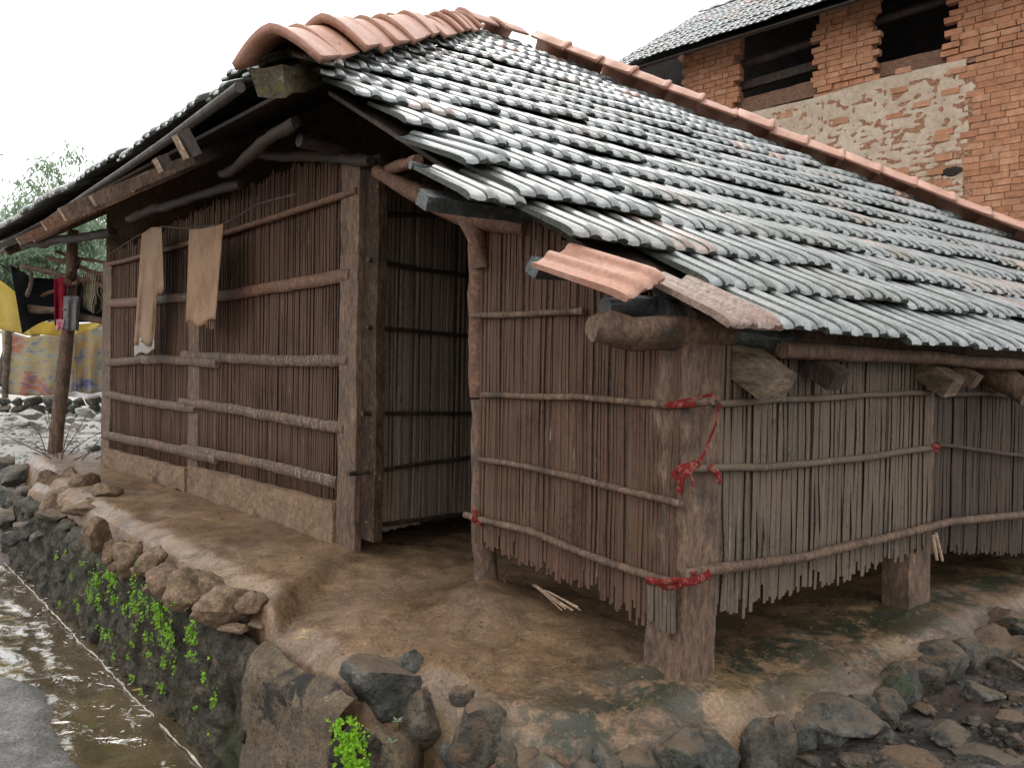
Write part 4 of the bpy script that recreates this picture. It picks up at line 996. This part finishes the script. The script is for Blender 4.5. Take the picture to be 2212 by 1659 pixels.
# loft: back painted near-black for the interior shade, floor, timber sills
ulb = (hit(1322, 200, PB-NB*2.2, NB)-PB)@UB
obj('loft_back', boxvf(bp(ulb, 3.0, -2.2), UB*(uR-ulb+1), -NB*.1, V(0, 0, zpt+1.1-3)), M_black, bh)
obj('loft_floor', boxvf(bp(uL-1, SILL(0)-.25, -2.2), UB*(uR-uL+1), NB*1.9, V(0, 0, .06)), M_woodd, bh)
def bsill(x0, y0, x1, y1, hpx):
    a = BW(x0, y0, -.12); b = BW(x1, y1, -.12); t = BW(x0, y0-hpx, -.12)
    obj('timber_sill', boxvf(a, b-a, -NB*.12, V(0, 0, t[2]-a[2]), .01, x0, (8, 1, 1)), M_woodr, bh)
bsill(1590, 250, 1772, 205, 32); bsill(1882, 172, 2064, 131, 30)
beam('brace', BW(1600, 190, -.3), BW(1775, 140, -.35), .12, .14, M_woodd, bh)
# roof
TB = math.radians(33); OVB = .75
eb0 = hit(1310, 165, PB+NB*OVB, NB); eb1 = hit(1780, 8, PB+NB*OVB, NB)
zeb = (eb0[2]+eb1[2])/2
RB = NB*math.cos(TB)-Z*math.sin(TB); NRB = NB*math.sin(TB)+Z*math.cos(TB)
EB = V(eb0[0], eb0[1], zeb)
def PBR(u, r, up=0): return EB+UB*u+RB*r+NRB*up
rg_ = hit(1290, 112, EB, NRB); rlen = -min(-1.2, (rg_-EB)@RB)
spots = []
frb = [UB, -RB, NRB]
ncr = max(4, int(rlen/EX)); LU = 7.5
for k in range(ncr):
    u = -.1 + rr.uniform(-.04, .04)
    while u < LU:
        spots.append((PBR(u+TW/2, .03-k*EX-.41+rr.gauss(0, .008), .035+rr.gauss(0, .003)), rot_about(frb, rr.gauss(0, .012), rr.gauss(0, .012), rr.gauss(0, .012)), rr.choice((0, 1, 2, 3)))); u += TW
lay(spots, bh, M_tile_st)
obj('roof_sheet', slab([PBR(0, -.02, -.04), PBR(LU, -.02, -.04), PBR(LU, -rlen, -.04), PBR(0, -rlen, -.04)]), M_woodd, bh)
obj('roof_sheet', slab([PBR(0, -rlen, -.04), PBR(LU, -rlen, -.04), PBR(LU, -rlen, -.04)-NB*4-Z*2.6, PBR(0, -rlen, -.04)-NB*4-Z*2.6]), M_black, bh)
RG2 = RIDGE.copy(); RG2.materials[0] = M_tile
for i in range(20):
    inst('ridge_tile', RG2, PBR(-.1+i*.36, -rlen-.05, -.0), rot_about([RB*0+np.cross(UB, Z)*1.0, UB, Z], -.02, 0, rr.gauss(0, .02)), bh)
for i, (x, y) in enumerate(((1325, 178), (1470, 128), (1575, 85), (1635, 62), (1700, 38), (1790, 12))):
    e = hit(x, y, EB-NRB*.12, NRB); log('rafter', e, e-RB*2.4, .05, .05, M_woodr if i else M_woodg, bh, 5, 8, .15, .01, 200+i)
log('eave_pole', PBR(0, -.1, -.08), PBR(LU, -.1, -.08), .035, .035, M_woodd, bh, 12, 8, .1, .01, 210)
log('tie_beam', BW(1450, 190, -.3), BW(2230, -60, -.3), .07, .07, M_woodd, bh, 8, 8, .1, .01, 211)

# ================================================================ LEFT BACKGROUND
# porch pole and clutter under the left eave
pp = at_z(116, 992, .64); pt = at_d(158, 600, (pp-EYE)@FWD)
pole_o = obj('porch_pole', tube([pp-Z*.05, pp+(pt-pp)*.15, pp+(pt-pp)*.5, pp+(pt-pp)*.8, pt+V(0, 0, .5)], [.075, .07, .072, .06, .05], 10, .16, 5), M_wood, hut, True)
dpp = (pp-EYE)@FWD
def bgp(x, y, d): return at_d(x, y, d)
for i, (x0, y0, x1, y1, rd) in enumerate(((100, 555, 240, 600, .025), (45, 575, 235, 620, .03), (120, 545, 235, 570, .02), (70, 590, 60, 640, .02), (90, 640, 170, 610, .02), (60, 665, 235, 695, .035), (170, 560, 145, 610, .04), (60, 672, 150, 668, .03))):
    log('porch_stick', bgp(x0, y0, dpp+.3), bgp(x1, y1, dpp-.2), rd, rd, M_wood if i % 2 else M_woodr, hut, 6, 7, .15, .02, 240+i)
def cloth(name, pts_top, drop, mat, n_u=16, n_v=14, fold=.02, seed=0, bot=None, ripple=5, **tags):
    """hanging cloth: top edge polyline, bottom from drop (m) or bot polyline"""
    T = [V(*p) for p in pts_top]; B_ = [V(*p) for p in bot] if bot is not None else [p-Z*drop for p in T]
    def pl_(P_, t):
        f = t*(len(P_)-1); i = min(int(f), len(P_)-2); return P_[i]+(P_[i+1]-P_[i])*(f-i)
    view = (sum(T)/len(T)-EYE); view /= np.linalg.norm(view)
    vs, fs = [], []
    for j in range(n_v+1):
        for i in range(n_u+1):
            u, v = i/n_u, j/n_v; p = pl_(T, u)*(1-v)+pl_(B_, u)*v
            p = p - view*fold*(math.sin(u*ripple*math.pi+seed+v*.6)*(0.3+.7*v) + .8*nz(V(u*3, v*2, seed), 1.3, seed))
            p = p - Z*(.012*math.sin(u*9+seed)*v) - view*fold*.35*(nz(p, 14, seed)+.6*nz(p, 34, seed))
            vs.append(p)
    m_ = n_u+1
    for j in range(n_v):
        for i in range(n_u): a = j*m_+i; fs.append((a, a+1, a+m_+1, a+m_))
    o = obj(name, (vs, fs), mat, None, True, **tags)
    so_ = o.modifiers.new('thick', 'SOLIDIFY'); so_.thickness = .004
    return o
cloth('tarpaulin', [bgp(22, 572, dpp+.1), bgp(70, 600, dpp+.5), bgp(235, 610, dpp+1.2)], 0, M_btarp, 14, 10, .05, 2, [bgp(48, 718, dpp+.1), bgp(110, 690, dpp+.5), bgp(240, 700, dpp+1.2)], 3, label='black tarpaulin hanging behind the porch sticks at the far end of the hut', category='tarpaulin')
cloth('red_shirt', [bgp(116, 603, dpp-.15), bgp(144, 598, dpp-.15)], 0, M_redshirt, 10, 12, .03, 1, [bgp(118, 700, dpp-.15), bgp(140, 712, dpp-.15)], 3, label='crimson shirt hanging beside the top of the porch pole', category='shirt')
cloth('grey_cloth', [bgp(138, 640, dpp-.2), bgp(172, 640, dpp-.2)], 0, M_greycl, 10, 12, .03, 4, [bgp(136, 712, dpp-.2), bgp(170, 716, dpp-.2)], 4, label='grey and white cloth bundle hanging on the porch pole', category='cloth')
cloth('pink_cloth', [bgp(122, 690, dpp-.22), bgp(140, 690, dpp-.22)], 0, M_pink, 6, 6, .02, 6, [bgp(122, 714, dpp-.22), bgp(134, 712, dpp-.22)], 2, label='pink cloth end hanging below the crimson shirt', category='cloth')
cloth('striped_bundle', [bgp(178, 592, dpp-.1), bgp(205, 588, dpp-.1), bgp(236, 600, dpp-.1)], 0, M_stripe, 14, 10, .06, 3, [bgp(172, 665, dpp-.1), bgp(205, 676, dpp-.1), bgp(236, 665, dpp-.1)], 3, label='black bundle with pale stripes tucked under the porch by the wall end', category='cloth')
# yellow tarp, printed sheets, low wall, twigs
DS = 13.2
cloth('yellow_tarp', [bgp(-60, 560, DS-1.5), bgp(0, 605, DS-1.5), bgp(45, 640, DS-1.5), bgp(62, 690, DS-1.5)], 0, M_yel, 16, 10, .05, 1, [bgp(-60, 720, DS-1), bgp(0, 712, DS-1), bgp(50, 722, DS-1), bgp(70, 726, DS-1)], 4, label='yellow tarpaulin awning stretched at the left edge', category='tarp')
cloth('yellow_tarp', [bgp(60, 688, DS-.6), bgp(140, 702, DS-.6), bgp(225, 695, DS-.6)], 0, M_yel, 14, 6, .04, 2, [bgp(62, 722, DS-.6), bgp(140, 728, DS-.6), bgp(218, 708, DS-.6)], 6, label='narrow yellow tarpaulin strip sagging above the printed sheets', category='tarp')
cloth('printed_sheet', [bgp(4, 712, DS), bgp(60, 728, DS), bgp(110, 722, DS), bgp(160, 715, DS)], 0, M_print, 24, 18, .05, 2, [bgp(8, 850, DS), bgp(60, 857, DS), bgp(110, 852, DS), bgp(160, 846, DS)], 6, label='yellow and orange printed sheet hung as a screen left of the porch pole', category='sheet')
cloth('printed_sheet', [bgp(158, 706, DS+.1), bgp(200, 704, DS+.1), bgp(262, 704, DS+.1)], 0, M_print2, 20, 18, .05, 5, [bgp(160, 846, DS+.1), bgp(200, 850, DS+.1), bgp(262, 846, DS+.1)], 6, label='grey and orange printed sheet hung between porch pole and hut wall', category='sheet')
log('fence_pole', bgp(10, 860, DS), bgp(22, 690, DS), .05, .05, M_bark, None, 6, 8, .2, .03, 260, label='grey crooked pole at the left end of the printed sheets', category='pole')
lw = empty('low_wall', bgp(110, 885, DS-.4), 'low grey stone wall behind the gravel yard below the printed sheets', 'wall')
k = 0
for row in range(2):
    x = -60+row*12
    while x < 270:
        w_ = random.uniform(26, 52); px_stone(x+w_/2, 884-row*17, w_*1.08, 24, DS-.5, M_rockg, lw, 600+k, sub=2); x += w_*.92; k += 1
for i, (x, y, w_, h_) in enumerate(((75, 895, 50, 28), (22, 905, 34, 18), (185, 890, 40, 26), (150, 905, 26, 16), (215, 905, 36, 20))):
    px_stone(x, y, w_, h_, DS-1.6, M_gravel, lw if False else rg, 640+i, sub=2)
tw = random.Random(4)
parts = []
for i in range(16):
    x0 = tw.uniform(95, 190); p0 = at_z(x0, tw.uniform(985, 1015), .66); p1 = p0+V(tw.uniform(-.5, .5), tw.uniform(-.3, .3), tw.uniform(.05, .6))
    parts.append(tube(line(p0, p1, 6, -.03, .05, i), [.007, .006, .005, .004, .003, .002], 5))
obj('twig', join(parts), M_bark, None, True, label='heap of thin dry twigs at the foot of the porch pole', category='twigs')
log('burnt_branch', at_z(160, 993, .69), at_z(214, 968, .72), .03, .035, M_black, None, 5, 7, .2, .02, 280, label='short black burnt branch lying by the far wall corner', category='branch')

# towels on a line
tl0, tl1 = W(232, 552, .12), W(640, 420, .3)
obj('clothesline', tube([tl0, W(300, 508, .16), W(350, 490, .18), W(410, 494, .2), W(483, 485, .22), W(560, 440, .26), tl1], .006, 5), M_woodd, None, True, label='thin cord strung under the eave carrying two towels', category='cord')
tw1 = cloth('towel', [W(307, 506, .17), W(328, 492, .175), W(348, 490, .18)], 0, M_towelo, 18, 22, .045, 1.2, [W(291, 742, .16), W(312, 745, .165), W(334, 740, .17)], 3, label='long narrow orange tan towel hanging folded, left of the two on the cord', category='towel')
def child_cloth(name, parent, top, bot, mat, **k_):
    o = cloth(name, top, 0, mat, 8, 8, .012, 2, bot, 2); loc = WL[o.name]; o.parent = parent; o.location = loc-WL[parent.name]; return o
child_cloth('towel_lining', tw1, [W(291, 732, .15), W(334, 725, .15)], [W(291, 768, .15), W(334, 757, .15)], M_hem)
child_cloth('towel_fold', tw1, [W(344, 492, .19), W(350, 492, .19)], [W(338, 640, .19), W(355, 628, .19)], M_towelo)
tw2 = cloth('towel', [W(410, 496, .2), W(440, 494, .21), W(483, 484, .22)], 0, M_towel, 20, 22, .035, 3.1, [W(402, 698, .19), W(430, 702, .2), W(466, 692, .21)], 3, label='short wide tan towel with frayed bottom, right of the two on the cord', category='towel')
parts = []
for i in range(14):
    x = 404+i*4.4+random.uniform(-1, 1); a = W(x, 694, .2); parts.append(tube(line(a, a-Z*random.uniform(.02, .06)+F*random.uniform(-.01, .01), 4, 0, .01, i), .003, 4))
for x, y in ((418, 742), (413, 726), (462, 712)): parts.append(tube(line(W(x+3, 696, .2), W(x, y, .2), 6, 0, .02, x), .0035, 4))
fr = obj('fringe', join(parts), M_towel, tw2, True)

# red rag ties
def ribbon(pts, w_, mat, name, n=6, tw_=0.0, **tags):
    P_ = [V(*p) for p in pts]; out = []
    for i in range(len(P_)-1):
        for j in range(n): out.append(P_[i]+(P_[i+1]-P_[i])*j/n)
    out.append(P_[-1]); return tube([p+V(nz(p, 15, 1), nz(p, 15, 4), nz(p, 15, 8))*.006 for p in out], [w_*(.75+.5*abs(nz(p, 20, 3))) for p in out], 7, .3, 2, .35, up=Z)
def rag(label, *ribs):
    return obj('rag_tie', join([ribbon(p, w_, M_red, '') for p, w_ in ribs]), M_red, None, True, label=label, category='rag', group='red rag ties on the hut')
o_ = .035
rag('red rag tied round the corner post at its upper batten', ([W(1440, 876, o_), W(1500, 873, o_), SD(1545, 862, o_)], .012), ([W(1470, 870, o_), SD(1540, 855, o_)], .010), ([W(1436, 872, o_), W(1480, 868, o_)], .008))
rag('long red rag knotted in a bow at the middle of the corner post', ([SD(1556, 872, o_), SD(1530, 960, o_+.02), SD(1512, 1000, o_+.02)], .008), ([W(1460, 1020, o_+.02), W(1510, 1000, o_+.02)], .014), ([W(1505, 1000, o_+.03), W(1478, 1025, o_+.04), W(1465, 1064, o_+.03)], .020), ([W(1490, 1015, o_+.03), W(1497, 1050, o_+.03)], .014), ([SD(1530, 1008, o_), SD(1548, 1022, o_+.02), SD(1556, 1044, o_+.02)], .017), ([W(1452, 1022, o_+.02), W(1468, 1045, o_+.02)], .012))
rag('red rag wound low round the corner post above the hanging reeds', ([W(1395, 1250, o_), W(1440, 1262, o_), W(1475, 1262, o_+.01)], .018), ([W(1400, 1258, o_), W(1470, 1252, o_+.02)], .012), ([W(1465, 1260, o_+.02), SD(1500, 1255, o_+.02), SD(1530, 1240, o_+.01)], .018), ([SD(1490, 1240, o_+.01), SD(1532, 1232, o_)], .010))
rag('small red rag tied to the batten end beside the doorway', ([W(1022, 1100, .03), W(1028, 1125, .04)], .012), ([W(1030, 1105, .04), W(1018, 1122, .03), W(1040, 1130, .03)], .010))
rag('faded red rag on the second side post', ([SD(2012, 962, .03), SD(2030, 968, .04)], .012), ([SD(2014, 972, .03), SD(2026, 978, .03)], .008))
# split reeds sticking out by the second post and straw under the panel
for a, b in ((SD(2020, 1150, .03), SD(2036, 1212, .05)), (SD(2014, 1155, .03), SD(2024, 1210, .05))):
    log('loose_reed', a, b, .008, .006, M_cut, hut, 4, 6, .1, .004, 3)
parts = [tube(line(W(1150+i*4, 1262+i*2, -.1+.01*i), W(1215+i*5, 1312+random.uniform(-4, 10), -.02), 4, 0, .01, i), .003, 4) for i in range(9)]
obj('straw', join(parts), M_cut, None, True, kind='stuff')
for i, x in enumerate(range(1402, 1462, 9)):               # the thick split canes tied in front of the corner post
    a = W(x, 1262, .022); b = W(x+random.uniform(-2, 2), 1345+(x-1402)*.45+random.uniform(-10, 8), .02)
    log('split_cane', a, b, .0095, .0095, M_cane_g, hut, 4, 6, .12, .003, x)

# ================================================================ PLANTS
def leaf_quad(c, n, size, r_):
    a = r_.normal(size=3); a -= n*(a@n); a /= np.linalg.norm(a)+1e-9; b = np.cross(n, a)
    return [c-a*size, c-b*size*.7, c+a*size, c+b*size*.7]
def moss_patch(blobs, seed, dens):
    r_ = np.random.default_rng(seed); vs, fs = [], []
    for a, z, ra, rz in blobs:
        for _ in range(int(dens*ra*rz*9000)+3):
            da_, dz_ = r_.normal()*.5, r_.normal()*.5
            p = wallp(a+ra*da_, z+rz*dz_); o = .028*(nz(p, 5, 4)+.5*nz(p, 12, 4)+.3*nz(p, 30, 4)) - .05*((p[2]+.25)/.83)
            if nz(p, 22, 3) < -.02: continue
            q = wallp(a+ra*da_, z+rz*dz_, max(o, -.02)+.028+.016*r_.random())
            n_ = WN+r_.normal(size=3)*.5+Z*.6; n_ /= np.linalg.norm(n_)
            k_ = len(vs); vs += leaf_quad(q, n_, r_.uniform(.004, .010), r_); fs.append((k_, k_+1, k_+2, k_+3))
    return vs, fs
def wa(px, py):                                             # photo pixel -> (distance along drain wall, height)
    p = hit(px, py, wallp(0, 0), WN); return (p-wallp(0, 0))@WD, p[2]
bl_ = []
for x, y, rx, ry in ((345, 1315, 34, 34), (370, 1300, 26, 18), (360, 1350, 26, 40), (378, 1385, 12, 40), (420, 1370, 20, 46), (425, 1345, 12, 20), (300, 1290, 26, 40), (250, 1270, 28, 34), (215, 1265, 24, 34), (200, 1285, 20, 20), (240, 1245, 30, 16), (320, 1320, 12, 30), (182, 1222, 7, 9), (148, 1190, 5, 6), (275, 1320, 10, 14), (430, 1400, 8, 24), (330, 1420, 12, 14), (160, 1245, 6, 6), (238, 1372, 8, 8)):
    a, z = wa(x, y); s_ = np.linalg.norm(hit(x, y, wallp(0, 0), WN)-EYE)/FPX; bl_.append((a, z, rx*s_*1.3, ry*s_))
obj('moss', moss_patch(bl_+[(random.uniform(-.2, 2.6), random.uniform(.1, .55), .03, .03) for _ in range(40)], 3, 4.5), M_moss, None, kind='stuff')
r_ = np.random.default_rng(8); vs, fs = [], []
for _ in range(2600):
    y = 1625+r_.normal()*40; x = 752+(y-1600)*.16+r_.normal()*15
    if y < 1548 or nz(V(x, y, 0), .05, 3) < -.12-.15*math.cos((x-755)/14): continue
    q = at_d(x, y, 2.02+.04*r_.random()-(y-1600)*.0005); n_ = V(-.3, -1, .4)+r_.normal(size=3)*.5; n_ /= np.linalg.norm(n_)
    k_ = len(vs); vs += leaf_quad(q, n_, r_.uniform(.003, .007), r_); fs.append((k_, k_+1, k_+2, k_+3))
obj('moss', (vs, fs), M_moss, None, kind='stuff')
px_stone(765, 1625, 110, 120, 2.13, M_wallst, None, 711, 'mossy_stone', label='dark stone under the bright moss patch at the bottom of the frame', category='stone')
# tiny seedlings on the wall
def seedling(p, s_, seed, label):
    r_ = random.Random(seed); e = empty('seedling', p, label, 'plant', 'tiny seedlings on the drain wall')
    obj('stem', tube([p, p+V(0, 0, s_*.5)], s_*.05, 4), M_moss, e)
    vs, fs = [], []
    for i in range(4):
        a = i*1.57+r_.random(); d = V(math.cos(a), math.sin(a), .35); b = np.cross(d, Z); b /= np.linalg.norm(b); o2 = p+Z*s_*.5
        k_ = len(vs); vs += [o2, o2+d*s_*.4+b*s_*.2, o2+d*s_*.8, o2+d*s_*.4-b*s_*.2]; fs.append((k_, k_+1, k_+2, k_+3))
    obj('leaf', (vs, fs), M_leaf, e)
for i, (x, y, lb) in enumerate(((182, 1222, 'pale seedling on the drain wall, farthest one up the wall'), (236, 1238, 'pale seedling at the top edge of the drain wall'), (316, 1290, 'pale seedling standing left of the biggest moss patch'), (207, 1276, 'pale seedling among thin moss low on the wall'))):
    seedling(hit(x, y, wallp(0, 0, .02), WN), .035, i, lb)
for i, (x, y, lb) in enumerate(((858, 1568, 'seedling in the joint right of the mossy stone, upper one'), (846, 1612, 'seedling below the rounded rock beside the mossy stone'))):
    seedling(at_d(x, y, 2.1), .025, 20+i, lb)
# fallen leaves
M_dead = simple('yellow leaf', [(.3, (.45, .3, .08)), (.7, (.6, .48, .2))], 20)
def dead_leaf(p, s_, ang, label):
    d = V(math.cos(ang), math.sin(ang), 0); b = V(-d[1], d[0], 0); p = p+Z*.004
    vs = [p-d*s_, p+b*s_*.35+Z*.006, p+d*s_, p-b*s_*.35+Z*.008, p+Z*.002]
    obj('fallen_leaf', (vs, [(0, 3, 4), (3, 2, 4), (2, 1, 4), (1, 0, 4)]), M_dead, None, label=label, category='leaf')
dead_leaf(at_z(650, 1382, .63), .03, .4, 'yellow curled leaf on the wet mud, lower of two'); dead_leaf(at_z(655, 1367, .63), .022, 2.0, 'small yellow leaf on the wet mud, upper of two')
dead_leaf(at_z(330, 1483, .075), .035, .9, 'yellow leaf caught at the water edge of the drain'); dead_leaf(at_z(300, 1492, .062), .04, .2, 'reddish leaf floating in the drain by the wall')

# trees beyond the roof
def tree(base, h, crown, nleaf, seed, label, droop=.5, ls=.16):
    r_ = np.random.default_rng(seed); t = empty('tree', base, label, 'tree', 'trees beyond the hut')
    parts = [tube(line(base, base+Z*h*.7, 7, 0, .2, seed), list(np.linspace(.2, .07, 7)), 8, .15, seed)]
    ctr = base+Z*h*.72; tips = []
    for i in range(16):
        d = r_.normal(size=3); d[2] = abs(d[2])*.8; d /= np.linalg.norm(d); e = ctr+d*V(crown, crown, h*.3)*r_.uniform(.5, 1)
        parts.append(tube(line(base+Z*h*r_.uniform(.35, .65), e, 6, -.2, .15, seed+i), list(np.linspace(.06, .012, 6)), 5)); tips.append(e)
    obj('trunk', join(parts), M_bark, t, True)
    cl = [tips[r_.integers(len(tips))]+r_.normal(size=3)*crown*.22 for _ in range(70)]
    vs, fs = [], []
    for _ in range(nleaf):
        c = cl[r_.integers(len(cl))]+r_.normal(size=3)*V(.35, .35, .26)*crown*.30
        d = V(r_.normal()*.6, r_.normal()*.6, -droop-r_.random()*.6); d /= np.linalg.norm(d); b = np.cross(d, r_.normal(size=3)); b /= np.linalg.norm(b); L = ls*r_.uniform(.7, 1.3)
        k_ = len(vs); vs += [c, c+d*L*.5+b*L*.15, c+d*L, c+d*L*.5-b*L*.15]; fs.append((k_, k_+1, k_+2, k_+3))
    obj('crown', (vs, fs), M_leaf, t)
def tree_at(px, ptop, depth, crown, nleaf, seed, label, **k_):
    top = at_d(px, ptop, depth); base = V(top[0], top[1], 1.0); tree(base, top[2]-1.0, crown, nleaf, seed, label, **k_)
tree_at(150, 398, 24, 2.0, 9000, 1, 'feathery pale green tree rising highest behind the left eave')
tree_at(20, 445, 22, 1.9, 9000, 2, 'drooping green tree at the left edge beyond the eave')
tree_at(-90, 500, 20, 2.0, 7000, 3, 'green tree cut off by the left edge of the view')
tree_at(215, 560, 22, 1.8, 7000, 4, 'shadowy tree low behind the printed sheets near the wall end')
tree_at(80, 560, 26, 2.2, 7000, 5, 'bushy tree between the two taller ones behind the eave')
# wire over the roof, and a twig at the left edge
obj('wire', tube(line(at_d(203, 98, 12), at_d(290, 300, 9.6), 12, .05), .0035, 4), M_wire, None, label='thin stray wire rising from the left eave into the sky', category='wire')
log('bare_twig', at_d(-30, 330, 9), at_d(8, 334, 9), .012, .006, M_bark, None, 4, 6, .1, .01, 5, label='stub of bare twig poking in at the left edge of the sky', category='twig')
# low roof sheet wedged between the hip and the brick house
lowr = hit(2120, 485, PB+NB*1.2, NB); lowr2 = hit(2300, 500, PB+NB*1.2, NB)
obj('low_roof', boxvf(lowr, lowr2-lowr, NB*.8-Z*.25, Z*.03, .01, 3, (6, 3, 1)), M_woodd, None, label='dark low roof edge between the hip tiles and the brick house', category='roof')
